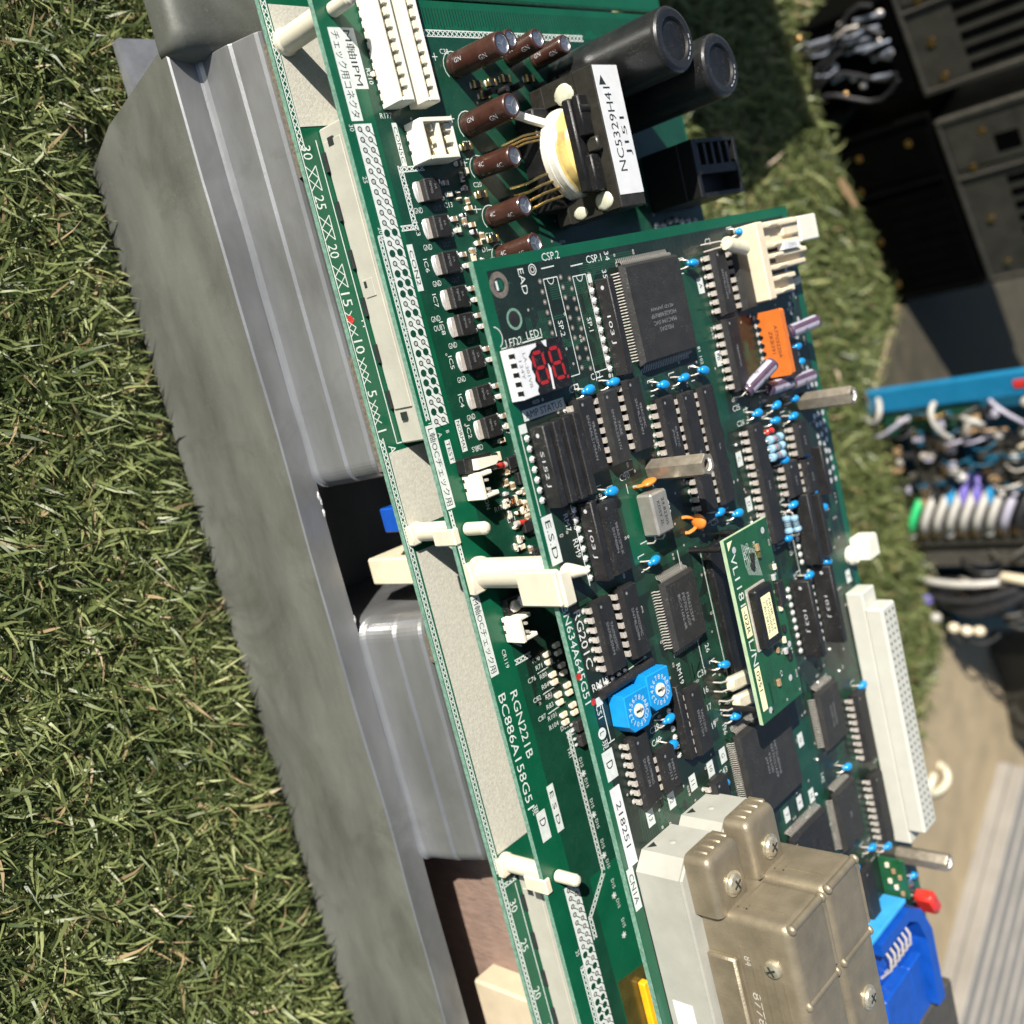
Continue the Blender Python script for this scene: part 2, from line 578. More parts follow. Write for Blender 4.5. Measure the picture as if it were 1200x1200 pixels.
def make_grass(n, xr, yr, L, Wd, keep):
    x = rng.uniform(*xr, n)
    y = rng.uniform(*yr, n)
    k = keep(x, y)
    x, y = x[k], y[k]
    n = len(x)
    clump = np.sin(x * .11 + 1.3 * np.sin(y * .07)) + np.sin(y * .13 + 1.7 * np.sin(x * .05))
    head = rng.uniform(0, 2 * np.pi, n) + 0.5 * clump
    ln = rng.uniform(L[0], L[1], n) * rng.choice([.7, 1, 1, 1.25], n)
    ln = np.where((y > -30) & (y < 0) & (x > -95), ln * np.clip(.42 + (-17 - y) * .045, .42, 1), ln)
    wd = rng.uniform(Wd[0], Wd[1], n)
    lean0 = rng.uniform(0.15, 1.0, n)
    bend = rng.uniform(0.4, 2.1, n)
    side = rng.normal(0, 0.8, n)
    seg = 4
    P = np.zeros((n, seg + 1, 3))
    P[:, 0] = np.stack([x, y, np.full(n, -0.5)], 1)
    dirs = []
    for s in range(seg):
        t = (s + .5) / seg
        el = np.pi / 2 - (lean0 + bend * t)
        az = head + side * t
        dv = np.stack([np.cos(el) * np.cos(az), np.cos(el) * np.sin(az), np.sin(el)], 1)
        dirs.append(dv)
        P[:, s + 1] = P[:, s] + dv * (ln / seg)[:, None]
    P[:, :, 2] = np.maximum(P[:, :, 2], rng.uniform(0.2, 2.5, n)[:, None] * (np.arange(seg + 1) > 0))
    tw = rng.uniform(-.9, .9, n)
    wv = np.stack([-np.sin(head + tw), np.cos(head + tw), rng.uniform(-.5, .5, n)], 1)
    wv /= np.linalg.norm(wv, axis=1)[:, None]
    prof = np.array([.75, 1, .95, .7, .06])
    V = np.zeros((n, seg + 1, 2, 3))
    for s in range(seg + 1):
        off = wv * (wd * prof[s] / 2)[:, None]
        V[:, s, 0] = P[:, s] - off
        V[:, s, 1] = P[:, s] + off
    base = (np.arange(n) * (seg + 1) * 2)[:, None, None]
    q = np.array([[2 * s, 2 * s + 1, 2 * s + 3, 2 * s + 2] for s in range(seg)])[None]
    F = (base + q).reshape(-1, 4)
    tone = np.repeat(np.clip(rng.normal(.45, .2, n) + .06 * clump, 0, 1), (seg + 1) * 2)
    dead = np.repeat((rng.uniform(0, 1, n) < .05).astype(float), (seg + 1) * 2)
    return V.reshape(-1, 3), F, tone, dead


def keep_turf(x, y):
    unit = (x > -92) & (y > -17) & (y < 150)
    back = (y > edge_y(x) - 3)
    boxed = (np.abs((x + 10) * .92 + (y - 520) * .39) < 115) & (((y - 486) * .92 - (x + 10) * .39) > -8)
    return ~(unit | back | boxed)


parts = [make_grass(88000, (-165, 290), (-130, 0), (8, 17), (.7, 1.35), keep_turf),
         make_grass(20000, (-170, -60), (-30, 120), (8, 17), (.7, 1.35), keep_turf),
         make_grass(90000, (-300, 330), (140, 545), (9, 19), (.9, 1.8), keep_turf)]
off = 0
VV, FF, TT, DD = [], [], [], []
for v, f, t, dd in parts:
    VV.append(v)
    FF.append(f + off)
    TT.append(t)
    DD.append(dd)
    off += len(v)
VV, FF, TT, DD = np.concatenate(VV) * S, np.concatenate(FF), np.concatenate(TT), np.concatenate(DD)
me = bpy.data.meshes.new('grass')
me.vertices.add(len(VV))
me.vertices.foreach_set('co', VV.ravel().astype(np.float32))
me.loops.add(FF.size)
me.loops.foreach_set('vertex_index', FF.ravel().astype(np.int32))
me.polygons.add(len(FF))
me.polygons.foreach_set('loop_start', np.arange(0, FF.size, 4, dtype=np.int32))
me.polygons.foreach_set('use_smooth', np.ones(len(FF), dtype=bool))
for nm, arr in (('tone', TT), ('dead', DD)):
    at = me.attributes.new(nm, 'FLOAT', 'POINT')
    at.data.foreach_set('value', arr.astype(np.float32))
me.update(calc_edges=True)
gm = bpy.data.materials.new('grass_blade')
gm.use_nodes = True
t = gm.node_tree
b = t.nodes['Principled BSDF']
a1 = t.nodes.new('ShaderNodeAttribute')
a1.attribute_name = 'tone'
a2 = t.nodes.new('ShaderNodeAttribute')
a2.attribute_name = 'dead'
cr = t.nodes.new('ShaderNodeValToRGB')
cr.color_ramp.elements[0].color = (0.050, 0.078, 0.022, 1)
cr.color_ramp.elements[0].position = 0.1
cr.color_ramp.elements[1].color = (0.450, 0.475, 0.205, 1)
cr.color_ramp.elements[1].position = 0.95
e = cr.color_ramp.elements.new(0.5)
e.color = (0.182, 0.222, 0.076, 1)
t.links.new(a1.outputs['Fac'], cr.inputs[0])
mx = t.nodes.new('ShaderNodeMix')
mx.data_type = 'RGBA'
t.links.new(a2.outputs['Fac'], mx.inputs[0])
t.links.new(cr.outputs[0], mx.inputs[6])
mx.inputs[7].default_value = (0.42, 0.31, 0.17, 1)
t.links.new(mx.outputs[2], b.inputs['Base Color'])
b.inputs['Roughness'].default_value = 0.42
tr = t.nodes.new('ShaderNodeBsdfTranslucent')
t.links.new(mx.outputs[2], tr.inputs['Color'])
ms = t.nodes.new('ShaderNodeMixShader')
ms.inputs[0].default_value = 0.42
t.links.new(b.outputs[0], ms.inputs[1])
t.links.new(tr.outputs[0], ms.inputs[2])
t.links.new(ms.outputs[0], t.nodes['Material Output'].inputs['Surface'])
me.materials.append(gm)
go = bpy.data.objects.new('grass', me)
col.objects.link(go)
tag(go, 'short matted green turf with dry blades around the amplifier', 'grass', kind='stuff')

# ------------------------------------------------------------------ the servo amplifier: casting and boards
unit = thing('servo_amplifier', 'uncovered servo amplifier, stacked green circuit boards on a grey cast heat sink, lying on turf',
             'amplifier')


def loft(mb, rings, mt, close=True, smooth=False):
    n = len(rings[0])
    V = [p for r in rings for p in r]
    F = []
    for k in range(len(rings) - 1):
        for i in range(n):
            F.append((k * n + i, k * n + (i + 1) % n, (k + 1) * n + (i + 1) % n, (k + 1) * n + i))
    if close:
        F += [tuple(reversed(range(n))), tuple(range((len(rings) - 1) * n, len(rings) * n))]
    mb.add(V, F, mt, smooth)


XE = 268                                             # the unit runs on past the frame to here
sink = MB()
sink.box(-78, XE, -3.9, 140, 1, 12, 'casting')
sink.box(-78, XE, 62, 140, 12.1, 82.9, 'casting')
sink = sink.build('heat_sink', unit)
tag(sink, 'grey cast aluminium heat sink with a scuffed side wall')
sec = [(-12.5, 1), (-12.5, 18), (-12.5, 57.5), (-12.05, 58), (-4.2, 58), (-4.2, 18), (-4.2, 1)]


def xs(z):
    return float(np.interp(z, [1, 13, 18, 31, 44, 58], [-77, -79, -85, -88.3, -91, -93.4]))


wall = MB()
ring0 = [(xs(z), y, z) for y, z in sec]
rings = [ring0]
for k in range(1, 30):
    x = -70 + (XE + 70) * k / 29
    rings.append([(x, y + .25 * math.sin(x * .05 + z), z + (.2 * math.sin(x * .11) if z > 56 else 0)) for y, z in sec])
n = len(sec)
V = [p for r in rings for p in r]
Fw, Fc = [], []
for k in range(len(rings) - 1):
    for i in range(n):
        f = (k * n + i, k * n + (i + 1) % n, (k + 1) * n + (i + 1) % n, (k + 1) * n + i)
        f = tuple(reversed(f))
        (Fw if i < 2 else Fc).append(f)
wall.add(V, Fw, 'casting_face')
wall.add(V, Fc, 'casting')
wall.add(V, [tuple(range(n))], 'casting_face')
wall.add(V, [tuple(reversed(range((len(rings) - 1) * n, len(rings) * n)))], 'casting_face')
wall.build('side_wall', sink)
# rounded rim across the end of the casting
prof = []
for a in np.linspace(0, math.pi, 11):
    prof.append((-95.2 - 6.2 * math.cos(math.pi - a) * -1, 57.5 + 6.2 * math.sin(a)))
prof = [(-88.6, 53.5)] + [(-94.6 + 6.0 * math.cos(a), 60.6 + 6.0 * math.sin(a)) for a in np.linspace(0, math.pi / 2, 7)] + [(-106.0 + 6.0 * math.cos(a), 60.6 + 6.0 * math.sin(a)) for a in np.linspace(math.pi / 2, math.pi, 7)] + [(-112, 53.5)]
rim = MB()
rr = []
for y, k in ((-13.4, .52), (-13.1, .66), (-12.2, .80), (-10.2, .92), (-7, .98), (-3, 1), (40, 1), (100, 1)):
    rr.append([(-97 + (x + 97) * k, y, 59 + (z - 59) * k) for x, z in prof])
loft(rim, rr, 'casting_dark', smooth=True)
rim.box(-110, -89.2, 22, 100, 15.2, 53.6, 'casting')
rim.build('end_rim', sink)


def cast_block(x0, x1, r0, r1):
    sec = [(-4.0, 12.2), (-4.1, 57.6), (-5.0, 58.05), (-4.3, 58.5), (-3.6, 59.6), (-2.0, 68.8), (-1.7, 70.0), (-1.0, 70.8), (1.3, 78.0), (1.9, 79.0), (2.8, 79.3), (60, 79.3), (60, 12.2)]
    rings = []

    def ring(x, ins):
        out = []
        for y, z in sec:
            yy = y + ins if y < 30 else y
            zz = z - ins * .55 * max(0, (z - 56) / 25)
            out.append((x, yy, zz))
        return out
    for a in np.linspace(0, math.pi / 2, 10):
        rings.append(ring(x0 + r0 * (1 - math.sin(a)), r0 * (1 - math.cos(math.pi / 2 - a))) if False else ring(x0 + r0 * (1 - math.cos(a)), r0 * (1 - math.sin(a))))
    for a in np.linspace(math.pi / 2, 0, 10):
        rings.append(ring(x1 - r1 * (1 - math.cos(a)), r1 * (1 - math.sin(a))))
    mb = MB()
    loft(mb, [list(reversed(r)) for r in rings], 'casting')
    mb.build('ribbed_block', sink)


cast_block(-89.5, 30, .5, 5.5)
cast_block(70.0, 148, 6.5, 4.5)
for a_, b_ in ((-86, -52), (-4, 28), (76, 84)):
    MB().box(a_, b_, 2.2, 30, 79.4, 82.8, 'plate_copper').build('shim_plate', sink)
for x_, y_, z_ in ((31.5, -4.6, 57.8), (33.0, -4.3, 57.6), (36.4, -4.3, 57.7), (69.0, -4.4, 57.8)):
    MB().ball((x_, y_, z_), (1.4, .5, .5), 'solder', 8, 6, .2).build('casting_burr', sink)
ft = MB()
c0 = (-99.6, 10.5)
ring_o = [(-111, 0), (-93, 0), (-82, 0), (-82, 30), (-82, 60), (-111, 60), (-111, 30), (-111, 9.5)]
hole = [(c0[0] + 3.2 * math.cos(a), c0[1] + 3.2 * math.sin(a)) for a in np.linspace(-2.2, -2.2 + 2 * math.pi, 9)[:-1]]
for z, fl in ((15, False), (11.5, True)):
    Vq = [(x, y, z) for x, y in ring_o] + [(x, y, z) for x, y in hole]
    Fq = [(i, (i + 1) % 8, 8 + (i + 1) % 8, 8 + i) for i in range(8)]
    ft.add(Vq, [tuple(reversed(f)) for f in Fq] if fl else Fq, 'plate_steel')
for loop, fl in ((ring_o, False), (hole, True)):
    Vq = [(x, y, 11.5) for x, y in loop] + [(x, y, 15) for x, y in loop]
    Fq = [(i, (i + 1) % 8, 8 + (i + 1) % 8, 8 + i) for i in range(8)]
    ft.add(Vq, [tuple(reversed(f)) for f in Fq] if fl else Fq, 'plate_steel')
ft.box(-108, -86, 20, 60, 0, 11.4, 'casting')
ft.build('mounting_foot', sink)
# what shows through the openings of the casting
MB().box(150, XE, 17, 20, 12.2, 82.5, 'dusty_pink').build('insulating_panel', unit)
MB().box(199, 246, 8, 34, 48.5, 82.6, 'box_beige', .8).build('relay_block', unit)
o = MB().box(54.6, 62.8, 8, 23, 54.5, 82.9, 'cream', .5)
o.box(55.6, 61.8, 9.2, 21.8, 54.3, 54.6, 'cream')
o.build('plug_socket', unit)
MB().box(38.5, 45.6, 3.0, 9, 73.5, 82.9, 'deep_blue', .4).build('varistor', unit)
for cx in (-88, 25, 140, 250):
    MB().cyl((cx, 58, 79.2), (cx, 58, ZA - 1.6), 3, mt='tin').build('board_pillar', unit)


def board(name, x0, x1, y0, y1, z, t=1.6, holes=()):
    mb = MB()
    c = .25
    mb.prism([(x0, y0), (x1, y0), (x1, y1), (x0, y1)], z - t, z - .06, 'mask', 'edge')
    mb.prism([(x0 + c, y0 + c), (x1 - c, y0 + c), (x1 - c, y1 - c), (x0 + c, y1 - c)], z - .06, z, 'mask', 'mask')
    return mb


def traces(mb, x0, x1, y0, y1, z, nb, mt='mask_trace'):
    for _ in range(nb):
        k = random.randint(2, 7)
        px, py = random.uniform(x0, x1), random.uniform(y0, y1)
        alongx = random.random() < .6
        L1, L2, L3 = random.uniform(4, 16), random.uniform(1.5, 5), random.uniform(3, 14)
        sg = random.choice((-1, 1))
        for i in range(k):
            o = i * .55
            if alongx:
                pts = [(px, py + o), (px + L1 - o * .4 * sg, py + o), (px + L1 + L2 - o * .4 * sg, py + o + sg * L2), (px + L1 + L2 + L3, py + o + sg * L2)]
            else:
                pts = [(px + o, py), (px + o, py + L1 - o * .4 * sg), (px + o + sg * L2, py + L1 + L2 - o * .4 * sg), (px + o + sg * L2, py + L1 + L2 + L3)]
            pts = [(min(max(a, x0), x1), min(max(b, y0), y1)) for a, b in pts]
            zz = z + .002 * random.randint(0, 6)
            for p, q in zip(pts, pts[1:]):
                if p != q:
                    mb.line(p, q, .22, zz, mt)
            if random.random() < .5:
                mb.ring(pts[-1][0], pts[-1][1], .16, .42, z + .02, 'tin', 8, 'ink')


def vias(mb, x0, x1, y0, y1, z, nv):
    for _ in range(nv):
        mb.ring(random.uniform(x0, x1), random.uniform(y0, y1), .14, .36, z, 'mask_trace' if random.random() < .75 else 'tin', 8, 'ink')


# --- base board
ba = board('base_board', -128, XE, .6, 148, ZA)
base_b = ba.build('base_board', unit)
sk = MB()
z = ZA + .02
sk.hatch((-95, 1.0), (-57.5, 1.0), 1.5, z, 1.9)
for a, b_ in ((-53.6, -47.2), (-40.8, -34.4), (-28.0, -21.8)):
    sk.hatch((a, 1.0), (b_, 1.0), 3.4, z, 3.2)
    sk.line((a, .95), (b_, .95), .3, z + .02)
for a, b_ in ((-15.6, -9.0), (-3.0, 3.8), (8.6, 15.0)):
    sk.hatch((a, 1.0), (b_, 1.0), 2.4, z, 2.2, (1, 0))
sk.hatch((19, 1.0), (149, 1.0), 1.35, z, 1.75)
for i, s_ in enumerate(('30', '25', '20', '15', '10', '5', '1')):
    x = (-57.2 + 12.75 * i) if i < 6 else 16.8
    sk.text(s_, (x + .2, 2.8, z), 3.0, 'silk', 0, 3.6 if len(s_) > 1 else None)
    sk.line((x - 3, .95), (x + 4, .95), .28, z + .001)
sk.text('A', (22.6, 4.6, z), 2.3)
sk.line((-60, 6.6), (21.5, 6.6), .3, z)
sk.line((21.5, 6.6), (21.5, 8.4), .3, z + .01)
for x in (-12.5, -11.0):
    sk.line((x, 5.7), (x, 6.6), .3, z)
sk.add([(-14.4, 1.2, z + .05), (-13.2, 1.4, z + .05), (-12.2, 2.4, z + .05), (-13.2, 3.5, z + .05), (-14.6, 2.6, z + .05)], [(0, 1, 2, 3, 4)], 'diode_red')
sk.hatch((151, 1.0), (XE - 4, 1.0), 1.3, z, 1.7)
sk.hatch((153, 2.6), (153, 7.4), -1.2, z, 1.7)
sk.line((155, 6.6), (XE - 4, 6.6), .3, z)
for x, s_ in ((161, '30'), (174, '25'), (190, '20'), (203, '15'), (216, '10'), (229, '5')):
    sk.text(s_, (x, 3.9, z), 2.5, 'silk', 0, 3.6 if len(s_) > 1 else None)
tag(sk.build('silkscreen', base_b), kind='stuff')
tp = [(-94, -63.5, 2.9, 24), (23.3, 45.2, 2.8, 24), (51.5, 143.8, 3.1, 24)]
for x0, x1, y0, y1 in tp:
    MB().prism([(x0, y0 + .15), (x1, y0 - .1), (x1 - .2, y1), (x0 + .4, y1)], ZA + .04, ZA + .18, 'paper').build('paper_tape', base_b)


def flat_connector(x0, x1, y0, parent):
    mb = MB()
    mb.box(x0, x1, y0, y0 + 11, ZA + .05, ZA + 11.5, 'conn_grey', .4)
    mb.box(x0 + 3.6, x1 - 9.5, y0 - .5, y0, ZA + 1.2, ZA + 8.6, 'conn_grey', .2)
    k = x0 + 6
    while k < x1 - 8:
        mb.box(k, k + 5.0, y0 - .95, y0 - .02, ZA + .02, ZA + 1.15, 'ink')
        k += 12.7
    o = mb.build('edge_connector', parent)
    for q in (x0 + 3, x1 - 8.5):
        MB().box(q, q + 2.2, y0 - .62, y0 - .05, ZA + 3.4, ZA + 5.6, 'ink').build('latch_slot', o)
    lt = MB()
    lt.box((x0 + x1) / 2 - 2.4, (x0 + x1) / 2 + 2.4, y0 - .75, y0 - .5, ZA + 2.4, ZA + 6.6, 'conn_grey', .2)
    lt.box((x0 + x1) / 2 - 1.9, (x0 + x1) / 2 - .2, y0 - .85, y0 - .70, ZA + 3.0, ZA + 4.0, 'ink')
    lt.build('latch_slot', o)
    return o


flat_connector(-62.5, 22, 8.2, unit)
flat_connector(153.5, XE - 4, 8.2, unit)

# --- power board
bb = board('power_board', -88.4, XE, -.2, 145, ZB)
bb.rect(-80, 100, 9.8, 144, ZB + .012, 'mask_mid')
bb.rect(100, XE - 1, 9.9, 144, ZB + .012, 'mask_mid')
bb.rect(62.5, 100.2, 13.5, 60, ZB + .016, 'mask_dark')
bb.rect(155, XE - 1, 16.5, 60, ZB + .018, 'mask')
power_b = bb.build('power_board', unit)
b2 = board('expansion_board', -132, -89.6, 20, 145, ZB)
b2.rect(-131, -95, 22, 144, ZB + .012, 'mask_mid')
exp_b = b2.build('expansion_board', unit)
for k in range(9):
    MB().ball((0, 0, .5), (1.1, 1.1, .8), 'solder', 10, 6).build('solder_joint', exp_b, (-95.5 + random.uniform(-1.5, 1), 66 + k * 7.5, ZB))
tr_ = MB()
traces(tr_, -78, 96, 30, 140, ZB + .022, 60)
traces(tr_, 70, 100, 14, 60, ZB + .03, 26, 'mask_mid')
for yy in np.arange(32, 140, 1.1):
    tr_.line((-86.5, yy), (-86.5 + random.uniform(4, 6), yy), .3, ZB + .02, 'mask_dark')
vias(tr_, -78, 100, 11, 100, ZB + .03, 120)
tag(tr_.build('copper_tracks', power_b), kind='stuff')
sk = MB()
z = ZB + .035


def tagbox(x0, x1, y0, y1, s, h, zz=None, mt='ink', w=None, rot=0, dx=0, dy=0):
    zz = z if zz is None else zz
    sk.rect(x0, x1, y0, y1, zz, 'silk')
    sk.text(s, ((x0 + x1) / 2 + dx, (y0 + y1) / 2 + dy, zz + .02), h, mt, rot, w)


tagbox(-80.6, -58.4, 2.2, 5.9, 'チェック用コネクタ', 2.5, w=20.6)
sk.rect(-80.6, -66.0, 5.9, 10.3, z, 'silk')
sk.text('M軸IPM', (-73.4, 7.9, z + .02), 2.7, 'ink', 0, 13.2)
tagbox(17.6, 39.8, -.0, 3.1, 'L軸OCチェック用', 2.2, w=20.5)
tagbox(63.6, 86.2, -.0, 3.1, 'M軸OCチェック用', 2.2, w=20.8)
tagbox(-27.5, -15.6, 9.3, 11.3, 'CON2', 1.3, w=9)
tagbox(-57.6, -46.6, 14.7, 16.4, 'CON5C', 1.2, w=9)
tagbox(18.4, 27.0, 10.3, 12.2, 'NORMAL', 1.2, w=7.8)
tagbox(22.6, 28.8, 5.1, 7.0, 'TEST', 1.2, w=5.4)
tagbox(127.5, 136.2, 3.0, 6.6, 'D', 2.3, w=2.2, dx=-1)
tagbox(122.5, 136.5, 9.2, 11.9, 'E S D', 1.5, w=10)
sk.text('RGN221B', (102.4, 6.4, z), 2.6, 'silk', 0, 19.5)
sk.text('BC886A158G51', (108.4, 2.0, z), 2.6, 'silk', 0, 33.5)
sk.text('現', (126.2, 3.2, z), 2.2)


def padstrip(x0, n, y0):
    sk.rect(x0 - 1.3, x0 + 2.54 * (n - 1) + 1.4, y0 - 1.5, y0 + 4.1, z - .008, 'silk')
    for i in range(n):
        for j in range(2):
            x, y = x0 + 2.54 * i, y0 + 2.54 * j
            big = i >= n * .27 and (i % 2 == 0 or (i * 7) % 5 == 0)
            if big:
                sk.ring(x, y, .0001, .98, z + .012, 'mask_mid', 10)
            else:
                sk.ring(x, y, .48, .74, z + .012, 'mask_dark', 12)
                sk.ring(x, y, .0001, .46, z + .014, 'solder', 10)
            sk.line((x + .55, y + .35), (x + 1.95, y + 1.75), .24, z + .01, 'mask_dark')


padstrip(-56.4, 30, 4.1)
padstrip(153.4, 28, 7.6)
for i, s_ in enumerate(('30', '25', '20', '15', '10', '5')):
    sk.text(s_, (-56.8 + 12.5 * i, 1.6 if i < 2 else 2.2, z + .03), 1.3)
sk.text('1', (17.2, 1.9, z + .03), 1.2)
sk.text('A', (20.8, 4.2, z), 1.3)
sk.text('B', (20.6, 7.0, z), 1.1)
sk.hatch((-30.5, .9), (16.4, .9), 1.1, z, 1.45)
sk.hatch((-30.6, 1.0), (-30.6, 2.5), -1.0, z, 1.2)
sk.hatch((40.2, .5), (62.5, .5), .9, z, 1.3)
sk.hatch((-47, 13.2), (-30.8, 13.2), 1.4, z, 1.5)
sk.hatch((-46.6, 13.4), (-46.6, 22), -1.2, z, 1.6)
sk.hatch((-32.2, 9.0), (-32.2, 13.2), -1.2, z, 1.5)
sk.hatch((-80.8, 33), (-80.8, 100), -1.6, z, 1.7)
sk.hatch((-80, 29.5), (-73, 29.5), 2.2, z, 1.8)
sk.hatch((112, 21.6), (112, 26), -1.6, z, 1.6)
sk.hatch((112, 22), (156, 22), 1.3, z, 1.7)
sk.hatch((156, 22), (165, 12.4), 1.3, z, 1.7)
sk.hatch((165, 12.4), (172, 12.4), 1.3, z, 1.7)
sk.hatch((176, 4.6), (230, 4.6), 1.2, z, 1.7)
sk.hatch((176, 4.6), (176, 7), -1.2, z, 1.4)
sk.hatch((79.5, 9.4), (82.6, 13.4), 1.2, z, 1.5)
sk.hatch((85.2, 9.6), (85.2, 16), -1.3, z, 1.6)
icx = (-40, -30.6, -21.2, -12.1, -4.9, 4.2, 14.4, 22.8)
for x, s_ in zip(icx, ('IC21', 'IC3', 'IC6', 'IC7', 'IC8', 'IC5', 'IC4', 'IC2')):
    sk.text(s_, (x - .4, 14.3, z + .012), 1.35, 'silk', 0, 3.5)
    if s_ not in ('IC7',):
        sk.text('GND', (x + 4.5, 16.3, z + .012), 1.5, 'silk', 90, 3.0)
        sk.text('OUT', (x + 4.5, 23.2, z + .012), 1.4, 'print', 90, 2.9)
sk.text('GND', (-8.0, 12.8, z + .012), 1.5, 'silk', 90, 3.2)
sk.text('OUT', (-5.6, 12.9, z + .012), 1.5, 'silk', 90, 3.2)
for s_, x, y, r in (('C38', -75.4, 39.5, 90), ('C23', -51.4, 39.5, 90), ('C20', -40.4, 39.8, 90), ('C12', -26.8, 39.6, 90), ('C21', -23.6, 31.8, 90), ('D1', -23.2, 36.5, 90),
                    ('R210', -69, 11.6, 0), ('R177', -59.4, 13.6, 90), ('C19', -29.6, 29.0, 0), ('C13', -36, 27.2, 90), ('C2', -47.3, 24.6, 90), ('SW1', 27.2, 15.4, 90), ('C47', 24.8, 28.2, 0),
                    ('R176', 44.6, 18.2, 90), ('D31', 48.8, 21.4, 90), ('D30', 66.4, 26, 0), ('175', 39.2, 22.6, 90), ('CON', 41.6, 14.2, 0), ('CR119', 83.4, 6.6, 0),
                    ('R70', 88.0, 17.4, 90), ('R71', 90.4, 17.8, 90), ('C76', 92.6, 14.0, 90), ('R80', 93.3, 18.6, 90), ('R84', 96.3, 18.4, 90), ('C82', 98.4, 14.1, 90), ('R81', 99.4, 18.6, 90), ('R83', 102.2, 18.2, 90),
                    ('C87', 104.0, 14.2, 90), ('R101', 105.4, 18.0, 90), ('R104', 108.0, 17.8, 90), ('D22', 110.2, 21.6, 90), ('TR1', 117.8, 21.2, 0), ('25', 171.5, 5.0, 0), ('15', 204, 19, 0)):
    sk.text(s_, (x, y, z + .012), 1.35, 'silk', r)
for i in range(9):
    sk.text('D15', (122.6 + i * 6.5, 24.6 + i * .1, z + .012), 1.2)
    if i % 2 == 0:
        for a in (0, 60, 120):
            r = math.radians(a)
            sk.line((126.0 + i * 6.5 - math.cos(r), 24.4 - math.sin(r)), (126.0 + i * 6.5 + math.cos(r), 24.4 + math.sin(r)), .45, z + .002 * a / 60)
for x, y in ((92.0, 20.0), (98.2, 20.1), (104.1, 20.2)):
    sk.line((x, y - 3.4), (x - .3, y + 4.2), .3, z)
for x in (-33.9, -22.9, -47.3):
    sk.line((x, 42 - 3), (x, 42 - 4.2), .25, z)
for px, py in ((-34, 37), (-46.4, 37), (-58, 36.2), (-74, 35.6)):
    sk.line((px - 1, py), (px + 1, py), .25, z)
    sk.line((px, py - 1), (px, py + 1), .25, z + .004)
for cx in (-71.6, -56, -44.7, -31.3, -20.7):
    rad = 3.9 if cx < -50 else 3.4
    pts = [(cx + rad * math.cos(a), 42 + rad * math.sin(a)) for a in np.linspace(math.pi * .75, math.pi * 1.75, 9)]
    for p, q in zip(pts, pts[1:]):
        sk.line(p, q, .25, z)
tag(sk.build('silkscreen', power_b), kind='stuff')
MB().prism([(189, 17), (244, 17), (244, 33), (191, 31)], ZB + .07, ZB + .12, 'kapton').build('polyimide_tape', power_b)
MB().box(194.2, 236, 24.8, 27.2, ZB + .13, ZB + 2.6, 'amber', .3).build('film_resistor', unit)

# --- control board
bc = board('control_board', -17.6, 258, .4, 145.4, ZC)
bc.rect(-14.8, 256, 3.9, 141.8, ZC + .012, 'mask_dark')
bc.rect(45.8, 66.2, 31.5, 47, ZC + .016, 'mask')
bc.rect(96, 108, 118, 143, ZC + .016, 'mask_mid')
bc.rect(138, 175, 84.5, 97, ZC + .016, 'mask_mid')
bc.rect(-8, 40, 79, 89, ZC + .016, 'mask_mid')
control_b = bc.build('control_board', unit)
tr_ = MB()
traces(tr_, -13, 200, 5, 140, ZC + .022, 380)
vias(tr_, -13, 200, 4.5, 141, ZC + .04, 330)
for i in range(26):
    tr_.line((92 + .55 * i, 53.2 - .2 * i), (100 + .3 * i, 56 - .9 * i), .22, ZC + .03, 'mask_trace')
    tr_.line((116 + .5 * i, 12 + .4 * i), (134 + .3 * i, 10 + 1.0 * i), .22, ZC + .03, 'mask_trace')
    tr_.line((-6 + .5 * i, 79 - .02 * i), (4 + .5 * i, 86), .22, ZC + .03, 'mask_trace')
tag(tr_.build('copper_tracks', control_b), kind='stuff')
sk = MB()
z = ZC + .05
for cx, cy, r0, r1 in ((-11.2, 6.9, 1.75, 3.1),):
    sk.ring(cx, cy, r0, r1, z + .01, 'copper_ring', 28, 'ink')
    sk.rect(cx - 1.1, cx + 1.1, cy - .2, cy + 1.2, z + .02, 'mask')
    sk.rect(cx - 1.0, cx + 1.2, cy - 1.1, cy - .4, z + .02, 'silk')
sk.ring(-2.8, 9.2, 1.95, 2.6, z + .01, 'edge', 28, 'void')
sk.ring(-13.2, 19.4, .5, .85, z, 'tin', 14)
sk.ring(-13.2, 19.4, 1.15, 1.4, z, 'silk', 18)
sk.text('EAD', (-10.9, 15.2, z), 1.9, 'silk', 0, 6.2)
sk.text('CSP.2', (-15.6, 27.0, z), 1.9, 'silk', 90, 6.6)
sk.text('CSP.1', (-13.0, 43.2, z), 1.9, 'silk', 90, 6.2)
sk.text('34', (-13.0, 48.7, z), 1.8, 'silk', 0)
sk.text('35', (-8.6, 46.2, z), 1.8, 'silk', 0)
sk.text('68', (16.9, 45.5, z), 1.8, 'silk', 0)
sk.text('LED2', (2.3, 7.2, z), 1.9, 'silk', 90, 5.6)
sk.text('LED1', (1.7, 14.6, z), 1.9, 'silk', 90, 5.4)
sk.line((3.2, 2.6), (2.9, 17.2), .3, z)
sk.text('C13', (17.2, 24.2, z), 1.7, 'silk', 90)
sk.text('C12', (15.8, 33.4, z), 1.7, 'silk', 90)
